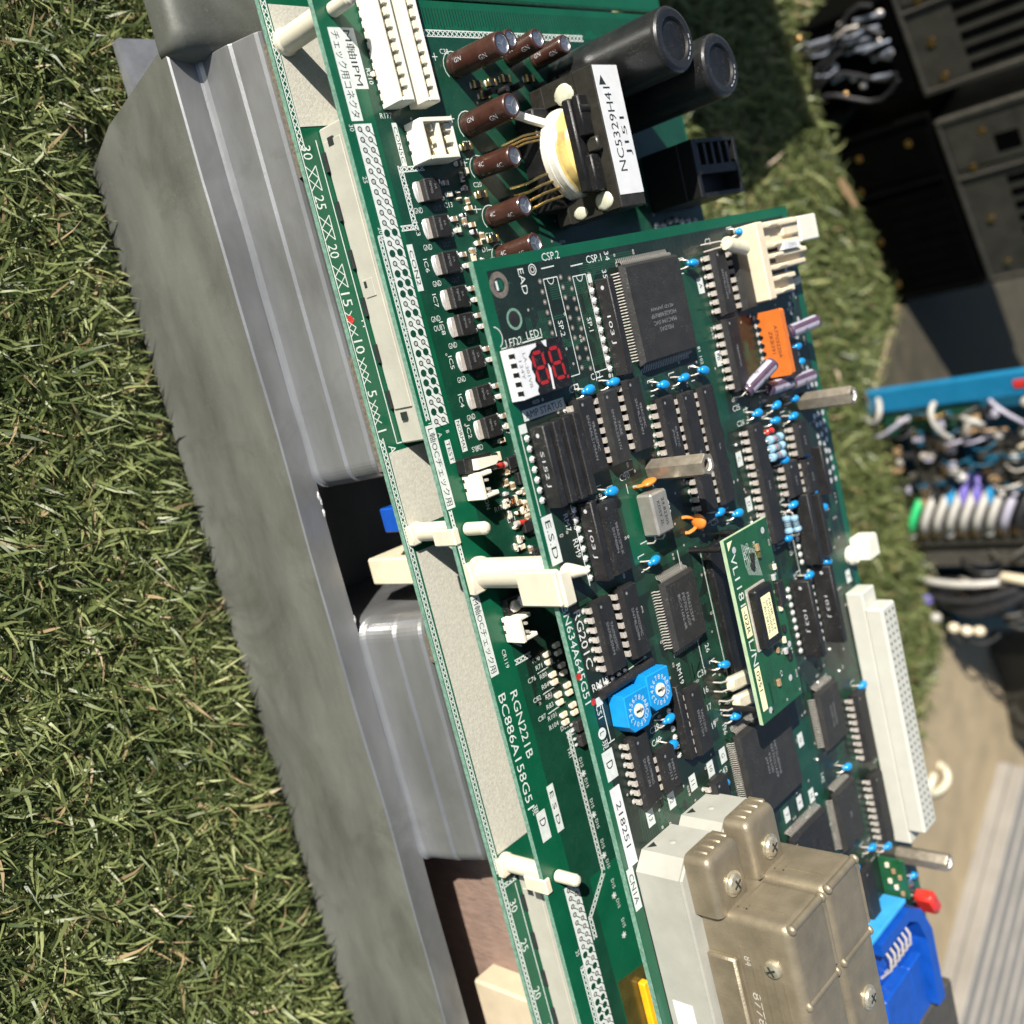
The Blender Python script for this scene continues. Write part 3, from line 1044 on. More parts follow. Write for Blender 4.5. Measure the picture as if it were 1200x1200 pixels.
for y0, x0, nm in ((22.4, -10.4, 'SP.2'), (33.4, -9.6, 'SP.1')):
    sk.frame(x0, x0 + 24.5, y0, y0 + 5.2, .25, z)
    pts = [(x0 + 1.5 * math.sin(a), y0 + 2.6 + 1.2 * math.cos(a)) for a in np.linspace(0, math.pi, 8)]
    for p, q in zip(pts, pts[1:]):
        sk.line(p, q, .22, z)
    sk.line((x0 - 2.6, y0 + .2), (x0 - 2.7, y0 + 5), .3, z)
    sk.text(nm, (x0 + 12.5, y0 + 2.5, z), 1.7)
    for i in range(10):
        for s_ in (-1.3, 6.5):
            sk.ring(x0 + .3 + 2.54 * i, y0 + s_, .3, .72, z, 'copper_ring', 10, 'tin')
sk.line((-8, 40), (17.5, 40), .25, z)
for i in range(10):
    sk.ring(-6 + 2.54 * i, 38.9, .0001, .62, z + .02, 'solder', 8)
sk.rect(-9.4, -7.2, 39.0, 40.6, z + .005, 'silk')
# silkscreen tags
for x0, x1, y0, y1, s_, h, w, r in ((18.3, 21.0, 4.2, 19.4, 'AMP STATUS', 1.7, 13.4, 90), (44.0, 56.2, 1.7, 5.6, 'E.S.D', 1.9, 9.6, 0), (105.6, 113.4, 2.4, 6.6, 'D', 2.4, 2.0, 0),
                                    (137.0, 148.6, .9, 3.6, 'CN1A', 1.7, 8.2, 0)):
    sk.rect(x0, x1, y0, y1, z, 'silk')
    sk.text(s_, ((x0 + x1) / 2, (y0 + y1) / 2, z + .02), h, 'ink', r, w)
for x, y, s_ in ((.4, 88.1, 'A'), (22, 89.4, 'B'), (52.3, 89, 'C'), (66.2, 89, 'D'), (129, 49.9, 'G'), (129.8, 43.2, '10'), (129.5, 34.4, '11'), (129.5, 24.1, '12'), (129.5, 14.5, '13'), (137.7, 20.0, 'C'),
                 (143.1, 89.7, 'Q'), (161.9, 89.3, 'H'), (160.5, 82.1, '9'), (160.5, 74.1, '7'), (173.1, 89.3, 'J'), (189.9, 97.7, 'U'), (106.1, 138.1, 'E'), (189, 66, 'K')):
    sk.rect(x - 2.2, x + 2.2, y - 1.5, y + 1.5, z, 'silk')
    sk.text(s_, (x, y, z + .02), 1.5, 'ink')
sk.text('BN634A645G51', (79.2, 2.3, z), 2.3, 'silk', 0, 25.5)
sk.text('RG201C', (76.6, 6.0, z), 2.4, 'silk', 0, 15)
for s_, x, y, r, h in (('RM6', 48.2, 13.0, 0, 1.7), ('RM7', 47.8, 10.3, 0, 1.7), ('RM9', 54.8, 11.6, 0, 1.9), ('RM18', 89.2, 8.2, 90, 2.0), ('CS1', 95.4, 5.4, 0, 1.8), ('現', 104.0, 4.6, 0, 2.2),
                       ('C35', 103.4, 48.8, 90, 1.8), ('16', 108.6, 49.0, 90, 1.8), ('17', 113.6, 48.8, 90, 1.7), ('19', 119.2, 49.0, 90, 1.8), ('26', 98.0, 53.8, 0, 1.8), ('136', 122.6, 53.4, 0, 1.7),
                       ('C39', 108.8, 24.0, 90, 1.7), ('C40', 112.2, 23.6, 90, 1.7), ('C43', 133.2, 48.4, 90, 1.8), ('RM19', 99.8, 39.5, 0, 1.8), ('C25', 37.6, 93.0, 90, 1.7), ('C26', 42.4, 93.6, 90, 1.7), ('C30', 43.0, 35.5, 90, 1.8),
                       ('C32', 46.2, 23.4, 90, 1.7), ('C29', 55.6, 50.5, 0, 1.7), ('C28', 66.0, 70.0, 90, 1.6), ('C2', -11.4, 96.4, 90, 1.9), ('50', 137.6, 12.2, 0, 1.9), ('50', 138.2, 30.6, 0, 1.9), ('81', 17.5, 80.6, 0, 1.3), ('102', 20.8, 80.6, 0, 1.3),
                       ('RM5', 86.0, 106.4, 0, 1.7), ('34', 95, 105.6, 0, 1.6), ('142', 160, 97.5, 0, 1.7), ('25', 167.2, 84.6, 0, 1.8), ('24', 168.2, 89.6, 0, 1.5)):
    sk.text(s_, (x, y, z), h, 'silk', r)
sk.ring(101.0, 4.5, .0001, 1.5, z, 'silk', 16)
sk.text('L', (101.0, 4.5, z + .02), 1.6, 'ink')
for x, y in ((84.4, 1.2), (92.4, 4.2)):
    sk.ring(x, y, .0001, .9, z + .03, 'diode_red', 10)
sk.line((-13.8, .7), (3.5, .7), .0001, z)
pts = [(0.4 + 2.6 * math.cos(a), 1.2 + 2.6 * math.sin(a)) for a in np.linspace(.5, 2.9, 9)]
for p, q in zip(pts, pts[1:]):
    sk.line(p, q, .25, z)
for p, q in (((22.2, 1.9), (43.6, 1.9)), ((44, 12.9), (65, 12.9)), ((92.6, 6.9), (104.2, 6.9)), ((90.6, 6.8), (89.9, 27.5)), ((68, 50.2), (104.5, 50.2)), ((57, 128.6), (73, 128.6)), ((78, 108.9), (96, 108.9)),
             ((104.3, 5.8), (104.3, 8.4)), ((42, 35.6), (42, 39.6)), ((45, 35.4), (47.6, 35.4)), ((61.5, 35.5), (61.5, 38.5))):
    sk.line(p, q, .28, z)
sk.rect(92.0, 94.2, 5.0, 7.4, z + .004, 'silk')
sk.rect(21.4, 23.6, 1.8, 4.4, z + .004, 'silk')
for i in range(34):
    x, y = 40 + (i // 3) * 3.3 + random.uniform(-.6, .6), 137 + (i % 3) * 2.6 + random.uniform(-.5, .5)
    sk.ring(x, y, .35, .95, z + .01, 'solder', 10, 'tin')
for i in range(16):
    x, y = -6 + i * 2.7, 136.5 + random.uniform(-2, 3.2)
    sk.ring(x, y, .35, .85, z + .01, 'solder', 10, 'tin')
tag(sk.build('silkscreen', control_b), kind='stuff')
st = MB().prism([(115.4, 2.1), (137.0, 2.1), (137.0, 5.9), (115.4, 5.9)], ZC + .06, ZC + .18, 'label')
st.text('218251', (125.6, 4.0, ZC + .2), 1.9, 'ink', 0, 12.4)
st.build('number_sticker', control_b)

# ------------------------------------------------------------------ components
CACHE = {}


def cached(key, fn):
    if key not in CACHE:
        CACHE[key] = fn().mesh(key[0])
    return CACHE[key]


def dip_body(n, w, mt):
    L = 2.54 * n / 2 + 1.2
    mb = MB()
    c = .55
    z0, zm, z1 = .7, 2.2, 4.0
    a, b_ = L / 2, w / 2
    R0 = [(-a + .25, -b_ + .35), (a - .25, -b_ + .35), (a - .25, b_ - .35), (-a + .25, b_ - .35)]
    R1 = [(-a, -b_), (a, -b_), (a, b_), (-a, b_)]
    R2 = [(-a + .35, -b_ + .5), (a - .35, -b_ + .5), (a - .35, b_ - .5), (-a + .35, b_ - .5)]
    loft(mb, [[(x, y, z0) for x, y in R0], [(x, y, zm) for x, y in R1], [(x, y, z1) for x, y in R2]], mt)
    mb.ring(-a + 1.6, -b_ + 1.7, .0001, .42, z1 + .01, 'print', 10)
    mb.add([(-a + .34, .8 * math.cos(t), z1 + .012) if False else (-a + .36 + .7 * math.sin(t), .8 * math.cos(t), z1 + .012) for t in np.linspace(0, math.pi, 9)], [tuple(range(9))], 'ink')
    return mb


def dip_pins(n, w):
    mb = MB()
    k = n // 2
    for i in range(k):
        x = (i - (k - 1) / 2) * 2.54
        for s in (-1, 1):
            y0, y1 = sorted((s * (w / 2 - .05), s * (w / 2 + .75)))
            mb.box(x - .72, x + .72, y0, y1, 2.05, 2.32, 'tin')
            y0, y1 = sorted((s * (w / 2 + .5), s * (w / 2 + .78)))
            mb.box(x - .70, x + .70, y0, y1, .75, 2.05, 'tin')
            mb.box(x - .26, x + .26, y0, y1, -.1, .75, 'tin')
            mb.ring(x, s * (w / 2 + .64), .0001, .75, .07, 'solder', 8)
    return mb


def dip(x0, y0, n, lines=(), w=6.4, mt='chip', Z=ZC, pm='print'):
    L = 2.54 * n / 2 + 1.2
    cx, cy = x0 + L / 2, y0 + w / 2
    o = place(cached(('chip', n, w, mt), lambda: dip_body(n, w, mt)), 'chip', unit, (cx, cy, Z))
    place(cached(('pins', n, w), lambda: dip_pins(n, w)), 'pins', o)
    if lines:
        mk = MB()
        for i, s in enumerate(lines):
            mk.text(s, (.6, (.55 - i) * 1.5 if len(lines) > 1 else 0, 4.03), .95, pm, 0, min(L - 5, .95 * len(s)))
        mk.build('marking', o)
    return o


T = ('SN74ALS109AN', 'SN74LS09N', 'SN74LS540N', 'SN74LS06N', 'SN74LS151AN', 'SN74LS04N', 'SN74HC14N')
dip(19.6, 19.6, 14, ('9BA66SMC', 'SN74ALS109AN'))
dip(19.8, 29.4, 14, ('7ABE', 'SN74ALS541N'), mt='chip_grey')
dip(18.8, 39.6, 14, ('98ACSMC', 'SN74LS574N'))
dip(26.4, 52.3, 16, ('9LMZ1C', 'JMZ0A'))
dip(27.2, 62.0, 26, ('9A', ))
dip(27.5, 71.6, 26, ('9A', ))
dip(-8.6, 92.0, 14, ('9BA60MK', 'SN74LS14N'))
dip(-8.4, 103.6, 14, mt='chip_grey')
dip(11.2, 90.9, 16, ('98A95MA', ))
dip(43.6, 92.8, 28, ('9AA', ))
dip(68.2, 9.0, 14, ('9A6N2SMC', 'SN74LS06N'))
dip(68.4, 19.4, 14, ('9A6N2SMC', 'SN74LS09N'))
dip(105.2, 10.4, 14, ('98A10MNG', 'SN75113N'))
dip(113.2, 19.4, 8, ('N98115', '8D213'))
dip(103.3, 36.0, 14, ('9AD12ND', 'SN75115N'))
dip(46.0, 19.3, 14, ('98A01SMLK', 'SN7400N'))
dip(48.6, 118.0, 8, ('5A9', ))
dip(60.6, 118.4, 8, ('5A9', ))
dip(59.0, 108.2, 8, ('9A1', ))
dip(142.0, 121.0, 18)
dip(171.6, 121.6, 18)
dip(196.6, 103.6, 14)
dip(131.5, 38.5, 14)
dip(26.0, 121.5, 8)


def sip(x0, y0, L, Z=ZC, h=5.0, t=2.4, s=None, dot=True, pads=True, z0=.5):
    mb = MB()
    mb.box(0, L, 0, t, z0, h, 'chip', .22)
    k = int(L / 2.54)
    for i in range(k):
        x = L / 2 + (i - (k - 1) / 2) * 2.54
        mb.box(x - .25, x + .25, t / 2 - .15, t / 2 + .15, -.1, z0 + .05, 'tin')
        if pads:
            mb.lathe([(.95, .03, ''), (.75, .45, 'solder'), (.3, .8, 'solder')], 8, c=(x, -.9, 0))
    o = mb.build('resistor_network', unit, (x0, y0, Z))
    if s:
        mk = MB()
        mk.text(s, (L * .52, -.02, h * .52), 1.5, 'print_bright', 0, len(s) * 1.45, basis=((1, 0, 0), (0, 0, 1)))
        if dot:
            mk.add([(2.2 + .55 * math.cos(a), -.02, h * .55 + .55 * math.sin(a)) for a in np.linspace(0, 2 * math.pi, 11)[:-1]], [tuple(range(10))], 'print_bright')
        mk.build('marking', o)
    return o


sip(22.6, 4.6, 20, s='S152 J')
sip(22.6, 8.4, 20, pads=False, s='S152 J')
sip(22.4, 12.2, 20.4, pads=False, s='S152 J')
sip(22.2, 16.0, 20.6, pads=False, s='S152 J')
sip(44.2, 14.6, 20.4, s='103 J')
sip(-7.4, 40.6, 25, s='103 J')
sip(100.4, 32.2, 21, h=3.4)
sip(95.0, 101.0, 25, s='103 J', h=7)
sip(94.8, 115.0, 26, s='103 J', h=7)
sip(70.4, 112.2, 23, h=6)
sip(72.2, 118.8, 20, h=6, pads=False)
sip(58.8, 127.6, 16)
# network lying across the board beside the rotary switches
o = MB().cyl((0, 0, 1.5), (0, 21, 1.5), 1.35, n=12, mt='chip')
for i in range(5):
    o.ball((-1.5, 1.2 + 2.54 * i, .5), (.7, .7, .6), 'solder', 8, 6)
o.build('resistor_network', unit, (91.2, 6.2, ZC))


def qfp(x0, x1, y0, y1, h=3.0, pitch=.65, lines=(), rot=0, Z=ZC, name='flat_chip'):
    cx, cy = (x0 + x1) / 2, (y0 + y1) / 2
    a, b_ = (x1 - x0) / 2, (y1 - y0) / 2
    mb = MB()
    R = lambda k: [(-a + k, -b_ + k), (a - k, -b_ + k), (a - k, b_ - k), (-a + k, b_ - k)]
    loft(mb, [[(x, y, z) for x, y in R(k)] for k, z in ((.7, .25), (0, 1.3), (0, 1.6), (.8, h))], 'chip_grey' if lines else 'chip')
    mb.ring(-a + 2.2, b_ - 2.2, .0001, .6, h + .01, 'ink', 12)
    o = mb.build(name, unit, (cx, cy, Z))
    pn = MB()
    prof = [(-.1, 1.5), (.45, 1.5), (.75, 1.2), (.95, .25), (1.25, .1), (1.95, .08)]
    w = pitch * .18
    for side in range(4):
        half, dep = (a, b_) if side % 2 == 0 else (b_, a)
        k = int((2 * half - 2.2) / pitch)
        for i in range(k):
            u = (i - (k - 1) / 2) * pitch
            V = []
            for dd, zz in prof:
                for s in (-w, w):
                    if side == 0:
                        V.append((u + s, -dep - dd, zz))
                    elif side == 1:
                        V.append((dep + dd, u + s, zz))
                    elif side == 2:
                        V.append((u - s, dep + dd, zz))
                    else:
                        V.append((-dep - dd, u - s, zz))
            pn.add(V, [(2 * j, 2 * j + 1, 2 * j + 3, 2 * j + 2) for j in range(len(prof) - 1)], 'tin')
    pn.build('pins', o)
    if lines:
        mk = MB()
        for i, s in enumerate(lines):
            yy = ((len(lines) - 1) / 2 - i) * 1.9
            c = (0, yy, h + .02) if rot == 0 else (-yy if rot == 90 else yy, 0, h + .02)
            mk.text(s, (c[0] + (2.5 if rot else 0), c[1], c[2]), 1.15, 'print', rot, min(1.05 * len(s), 2 * b_ - 5))
        mk.build('marking', o)
    return o


qfp(-9.8, 17, 50.4, 76.2, 3.2, .8, ('MELDAS', 'MAC194 SVC', 'HG62E40R69F', '4E1D JAPAN'), -90)
qfp(73.4, 92.8, 37.2, 52.2, 3.0, .8, ('M66225FP', 'PD70216GF', '8C-V16N-4R'), 0)
qfp(125.4, 153.4, 54.4, 82.4, 3.2, .65, ('MITSUBISHI', 'M37702S1AFP', '936100', 'JAPAN'), 0)
qfp(132.2, 151.8, 100.0, 113.6, 3.0, .8, ('HM62256', 'ALFP-10'), 0)
qfp(166, 186.5, 98.0, 112, 3.0, .8, ('9A',), 0)
qfp(166.4, 186, 70.0, 92.0, 3.0, .65)


# --- ceramic disc capacitors
def disc_cap(mt, k):
    random.seed(k)
    mb = MB()
    mb.ball((0, .3, 0), (1.15 + .2 * random.random(), 1.95, 1.2), mt, 16, 12, .012)
    mb.ball((0, -1.2, -.5), (.85, 1.0, .75), mt, 12, 8)
    for s in (-1, 1):
        mb.tube([(s * 1.25, -2.6, -2.55), (s * 1.2, -2.5, -1.6), (s * .9, -1.8, -.9), (s * .6, -1.0, -.5)], .22, 'tin', 6)
    return mb


blue = [(-12.2, 111.1), (-6.3, 83.0), (26.2, 130.2), (31.3, 130.5), (23.4, 77.0), (23.5, 67.1), (23.5, 57.2), (41.6, 122.4), (18.4, 26.6), (18.5, 36.8), (44.6, 26.3), (66.5, 36.7),
        (41.1, 99.9), (45.5, 109.0), (58.3, 109.4), (59.7, 122.6), (72.4, 122.2), (72.6, 109.3), (78.7, 126.7), (81.4, 102.3), (66.2, 78.8), (63.3, 70.0), (95.7, 122.4), (96.1, 110.1),
        (41.2, 111.2), (46.6, 119.8), (141.6, 129.0), (104.1, 56.6), (119.7, 56.7), (107.5, 27.8), (114.4, 26.7), (134.7, 44.5), (161.7, 109.2), (193.5, 114.2), (198.6, 124.1), (194.0, 101.6), (217.5, 137.9)]
for i, (x, y) in enumerate(blue):
    place(cached(('ceramic_capacitor', i % 4), lambda: disc_cap('cap_blue', i % 4)), 'ceramic_capacitor', unit, (x, y, ZC + 2.55), random.uniform(-14, 14))
    bk = MB()
    bk.line((-2.1, -3.4), (-2.1, -.6), .26, .05)
    bk.line((-2.1, -3.4), (-1.5, -3.4), .26, .055)
    bk.line((2.1, -3.4), (2.1, -1.6), .26, .05)
    bk.build('outline_mark', control_b, (x, y, ZC + .01))
random.seed(21)
# two larger orange ones by the quartz can
oc = MB().ball((0, 0, 2.6), (.9, 2.6, 1.9), 'cap_orange', 16, 10)
oc.tube([(-.2, -3.4, 0), (-.2, -3.2, 1.4), (0, -2.2, 2.2)], .5, 'cap_orange').tube([(-.4, -3.6, 0), (-.4, -3.6, 1.2)], .28, 'tin')
oc.tube([(.4, 2.6, 0), (.3, 2.3, 1.4), (.1, 1.6, 2.2)], .45, 'cap_orange')
oc.build('ceramic_capacitor', unit, (46.4, 41.6, ZC), 8)
oc = MB().ball((0, 0, 3.0), (2.3, 1.1, 2.4), 'cap_orange', 16, 10)
oc.tube([(-2.2, -3.0, 0), (-2.2, -2.6, .9), (-1.7, -1.2, 1.6), (-1.2, -.3, 2.2)], .52, 'cap_orange').tube([(2.2, -3.0, 0), (2.3, -2.6, .9), (1.9, -1.2, 1.6), (1.2, -.3, 2.2)], .55, 'cap_orange')
oc.build('ceramic_capacitor', unit, (62.6, 58.6, ZC))

# --- quartz can with its leads and the glossy glue fillet
q = MB()
n = 24
ro = []
for i in range(n):
    a = 2 * math.pi * i / n
    ca, sa = math.cos(a), math.sin(a)
    ro.append((abs(ca) ** .45 * math.copysign(5.6, ca), abs(sa) ** .45 * math.copysign(3.5, sa)))
q.box(-5.7, 5.7, -3.6, 3.6, .8, 5.95, 'quartz_can', .55)
q = q.build('quartz_crystal', unit, (54.4, 40.3, ZC))
mk = MB()
mk.text('24.82305', (0, 1.0, 6.0), 1.1, 'ink', 0, 7.4)
mk.text('KDSY 2L', (0, -1.1, 6.0), 1.1, 'ink', 0, 6.6)
mk.build('marking', q)
ld = MB()
for yy in (-1.8, 2.2):
    ld.tube([(5.4, yy, 3), (7.0, yy, 3), (7.8, yy, 2.2), (7.9, yy, 0)], .25, 'tin')
ld.build('leads', q)

# --- axial resistors
def axial(p, q, r, body, bands, name='axial_resistor'):
    p, q = Vector(p), Vector(q)
    a = (q - p)
    l = a.length
    M = a.to_track_quat('Z', 'Y').to_matrix()
    prof = [(0.01, 0, body), (r * .8, .0, body), (r * 1.08, l * .06, body), (r * 1.08, l * .2, body), (r * .86, l * .27, body)]
    for i, b_ in enumerate(bands):
        t = .34 + i * .13
        prof += [(r * .86, l * (t - .035), body), (r * .87, l * (t + .035), b_)]
    prof += [(r * .86, l * .73, body), (r * 1.08, l * .8, body), (r * 1.08, l * .94, body), (r * .8, l, body), (.01, l, body)]
    mb = MB()
    mb.lathe(prof, 12, M, p)
    u = a.normalized()
    for e, s in ((p, -1), (q, 1)):
        mb.tube([e, e + u * s * 1.0, e + u * s * 1.4 + Vector((0, 0, -.5)), e + u * s * 1.5 + Vector((0, 0, -e.z))], .22, 'tin')
    return mb.build(name, unit, (0, 0, ZC))


for y0, x0, b_ in ((101.8, 50.2, ('cap_red', 'ink', 'gold')), (101.8, 52.9, ('diode_red', 'gold', 'ink')), (101.2, 55.5, ('ink', 'gold', 'cap_red'))):
    axial((x0, y0, 3), (x0 + .4, y0 + 7.6, 3), 1.25, 'res_blue', b_)
axial((74.4, 102.8, 3), (79.8, 102.5, 3.2), 1.25, 'res_blue', ('ink', 'gold', 'ink'))
axial((75.6, 107.0, 3), (80.6, 107.6, 3.2), 1.25, 'res_blue', ('ink', 'gold', 'ink'))
axial((47.8, 102.6, 2.2), (47.9, 106.4, 2.2), .9, 'diode_red', ('ink',), 'glass_diode')

# --- film capacitors
for x0, y0, L in ((107.8, 53.6, 13), (113.8, 54.4, 13)):
    mb = MB().box(-2.1, 2.1, 0, L - 2, -1.35, 1.5, 'film_cap', .8)
    mb.tube([(-1.3, -3, -2.9), (-1.3, -2.8, -.4), (-1.2, .2, 0)], .25, 'tin').tube([(1.3, -3, -2.9), (1.3, -2.8, -.4), (1.2, .2, 0)], .25, 'tin')
    mb.build('film_capacitor', unit, (x0 + 2, y0 + 2, ZC + 3), -9)
mb = MB()
M = Vector((3.2, 10, 1.0)).to_track_quat('Z', 'Y').to_matrix()
mb.lathe([(.01, 0, 'film_cap'), (1.9, .0, 'film_cap'), (2.1, .5, 'film_cap'), (2.1, 8.6, 'film_cap'), (1.8, 9, 'film_cap'), (.01, 9, 'film_cap')], 14, M, (0, 0, 0))
mb.tube([(-.3, -1.2, -.6), (-.8, -3.0, .4), (-1.2, -3.6, -5.9)], .25, 'tin').tube([(.6, -1.0, -.8), (.8, -2.4, -.6), (.9, -2.8, -5.9)], .25, 'tin')
mb.build('film_capacitor', unit, (-9.6, 96.0, ZC + 6))
mb = MB()
mb.lathe([(.01, 0, 'film_cap'), (1.2, .0, 'film_cap'), (1.2, 10, 'film_cap'), (.01, 10, 'film_cap')], 10, Vector((-1, 8, .3)).to_track_quat('Z', 'Y').to_matrix())
mb.build('film_capacitor', unit, (7.4, 131.2, ZC + 1.3))


# --- electrolytic capacitors
def electro(r, h, sleeve, vent='alu', txt=(), n=24, bare=.72, strip=None):
    mb = MB()
    mb.lathe([(.01, 0, sleeve), (r * .96, 0, sleeve), (r, .3, sleeve), (r, h * .07, sleeve), (r * .95, h * .1, sleeve), (r, h * .13, sleeve), (r, h - .7, sleeve), (r * .97, h - .25, sleeve),
              (r * .90, h, sleeve), (r * bare, h, sleeve), (r * bare - .05, h - .25, vent), (.01, h - .22, vent)], n)
    for a in (0, 120, 240):
        t = math.radians(a + 20)
        mb.line((0, 0), (r * .5 * math.cos(t), r * .5 * math.sin(t)), .22, h - .19 + a * 1e-5, 'print')
    for ang in strip or ():
        V = [((r + .02) * math.cos(math.radians(ang + t)), (r + .02) * math.sin(math.radians(ang + t)), z) for z in (h * .12, h - .9) for t in (-38, -19, 0, 19, 38)]
        mb.add(V, [(i, i + 1, i + 6, i + 5) for i in range(4)], 'strip_grey', True)
    for s, ang, z, hh in txt:
        v, f, size = glyphs(s)
        k = hh / size[1]
        V = []
        for px, py in v:
            a = math.radians(ang) - (py * k) / (r + .03)
            V.append(((r + .03) * math.cos(a), (r + .03) * math.sin(a), z + px * k))
        mb.add(V, f, 'ink' if strip else 'print_bright')
    for s in (-1, 1):
        mb.cyl((s * r * .4, 0, -.1), (s * r * .4, 0, .05), .4, mt='tin', n=6)
    return mb


for x, y, r, h, tx in ((-71.6, 42, 3.3, 17.5, 'GN'), (-56, 41.8, 3.3, 16.5, 'GN'), (-44.7, 42.2, 2.9, 12.8, '4C'), (-31.3, 42.2, 2.9, 12.8, '4C'), (-20.7, 42.6, 2.9, 12.8, '4C'),
                       (-74.6, 53.0, 2.7, 11.5, 'GN'), (-74.4, 64.6, 2.9, 11.5, 'GN'), (-73.4, 76, 2.7, 11.5, 'GN')):
    mb = electro(r, h, 'brown_sleeve', txt=((tx, -60, h * .72, 1.3), (tx, -95, h * .25, 1.2)))
    o = place(mb.mesh('electrolytic_capacitor'), 'electrolytic_capacitor', unit, (x, y, ZB + .12))
    o.rotation_euler = (math.radians(random.uniform(-3, 1)), math.radians(random.uniform(-4, 4)), 0)


def big_cap(x, y, lean):
    r, h = 9.0, 39
    mb = MB()
    mb.lathe([(.01, 0, 'black_sleeve'), (r, 0, 'black_sleeve'), (r, 2.0, 'black_sleeve'), (r * .97, 3.0, 'black_sleeve'), (r, 4.0, 'black_sleeve'), (r, h - 1.6, 'black_sleeve'), (r * .985, h - .7, 'black_sleeve'),
              (r * .93, h - .1, 'black_sleeve'), (r * .86, h + .1, 'black_sleeve'), (r * .66, h, 'black_sleeve'), (r * .63, h - .7, 'black_plastic'), (.01, h - .9, 'black_plastic')], 40)
    for ang, z, w, hh in ((-205, 10, 5, 1.2), (-205, 18, 7, 1.2), (-205, 27, 4, 1.2), (-198, 33, 3, 1.2)):
        V = []
        for i in range(6):
            for s in (-1, 1):
                a = math.radians(ang) + s * hh / 2 / r
                V.append(((r + .03) * math.cos(a), (r + .03) * math.sin(a), z + w * (i / 5 - .5)))
        mb.add(V, [(2 * i, 2 * i + 1, 2 * i + 3, 2 * i + 2) for i in range(0, 5, 2)], 'print_bright')
    for k in range(5):
        a0 = math.radians(20 + 14 * k)
        V = [(rr * math.cos(a), rr * math.sin(a), h + .06) for a in np.linspace(a0, a0 + math.radians(9), 4) for rr in (r * .74, r * .82)]
        mb.add(V, [(0, 1, 3, 2), (2, 3, 5, 4), (4, 5, 7, 6)], 'print_bright')
    o = place(mb.mesh('electrolytic_capacitor'), 'electrolytic_capacitor', unit, (x, y, ZB + .1))
    o.rotation_euler = lean


big_cap(-65.5, 88.0, (0, 0, .3))
big_cap(-58.8, 108.8, (0, 0, .1))
for p, q in (((21.1, 125.4, 3.0), (19.8, 136.0, 8.0)), ((33.6, 94.6, 3.2), (27.6, 105.4, 7.8)), ((35.4, 107.0, 3.0), (35.6, 118.4, 4.6)), ((36.6, 121.0, 2.4), (36.4, 133.5, 4.2))):
    p, q = Vector(p), Vector(q)
    h = (q - p).length
    mb = electro(2.1, h, 'purple_sleeve', n=16, bare=.8, strip=(0, 120, 240), txt=(('0', 0, h * .5, 1.6), ('0', 120, h * .5, 1.6), ('0', 240, h * .5, 1.6)))
    o = place(mb.mesh('electrolytic_capacitor'), 'electrolytic_capacitor', unit, p + Vector((0, 0, ZC)))
    o.rotation_euler = (q - p).to_track_quat('Z', 'Y').to_euler()
    u = (q - p).normalized()
    ld = MB().tube([p, p - u * 1.6, Vector((p.x - u.x * 2.0, p.y - u.y * 2.2, 0))], .25, 'tin')
    lo = ld.build('capacitor_leads', unit, (0, 0, ZC))

# --- two-digit display with the remains of its white film
ds = MB().box(3.6, 15.8, 2.4, 19.4, .3, 4.2, 'black_plastic', .15).box(3.6, 15.8, 1.5, 2.39, .3, 4.2, 'label', .1)
ds.box(3.4, 15.9, 2.2, 19.2, -.1, .3, 'black_plastic')
dsp = ds.build('digit_display', unit, (0, 0, ZC))
sg = MB()
for cy in (9.6, 15.6):
    c0 = Vector((9.6, cy))
    # digit upright axis runs along -x; width along +y
    def seg(a, b_):
        a, b_ = Vector(a), Vector(b_)
        dv = (b_ - a).normalized()
        a, b_ = a + dv * .22, b_ - dv * .22
        nv = Vector((-dv.y, dv.x)) * .43
        P = [a, a + dv * .5 + nv, b_ - dv * .5 + nv, b_, b_ - dv * .5 - nv, a + dv * .5 - nv]
        sg.add([(c0.x - p.y, c0.y + p.x - p.y * .06, 4.26) for p in P], [tuple(range(6))], 'seg_red')
    w, h = 1.75, 3.6
    seg((-w, h), (w, h)), seg((-w, 0), (w, 0)), seg((-w, -h), (w, -h))
    seg((-w, 0), (-w, h)), seg((w, 0), (w, h)), seg((-w, -h), (-w, 0)), seg((w, -h), (w, 0))
    sg.ring(c0.x + 3.9, cy + 2.7, .0001, .42, 4.26, 'seg_red', 10)
sg.build('red_segments', dsp)
fm = MB()
jag = [(3.7, 1.6), (15.7, 1.7), (15.5, 7.0), (14.6, 6.7), (13.6, 7.4), (12.3, 6.6), (11, 7.0), (9.4, 6.4), (7.8, 6.9), (6.4, 6.3), (5.2, 7.6), (4.6, 9.6), (3.8, 9.8)]
fm.prism(jag, 4.21, 4.32, 'label')
fm.prism([(3.7, 11.8), (4.9, 12.6), (5.3, 13.2), (3.6, 13.6)], 4.21, 4.30, 'label')
fm.prism([(9.2, 12.4), (15.3, 12.1), (15.4, 12.7), (12.5, 12.9), (10.4, 13.0)], 4.21, 4.30, 'label')
fm.text('LA-301VB', (9.4, 5.0, 4.35), 1.05, 'print', 0, 8.2)
fm.text('134Y', (9.0, 3.2, 4.35), 1.05, 'print', 0, 4.4)
for i in range(5):
    fm.box(4.8 + i * 2.2, 5.9 + i * 2.2, 1.45, 1.75, 2.8, 4.5, 'black_plastic')
fm.build('torn_film', dsp)

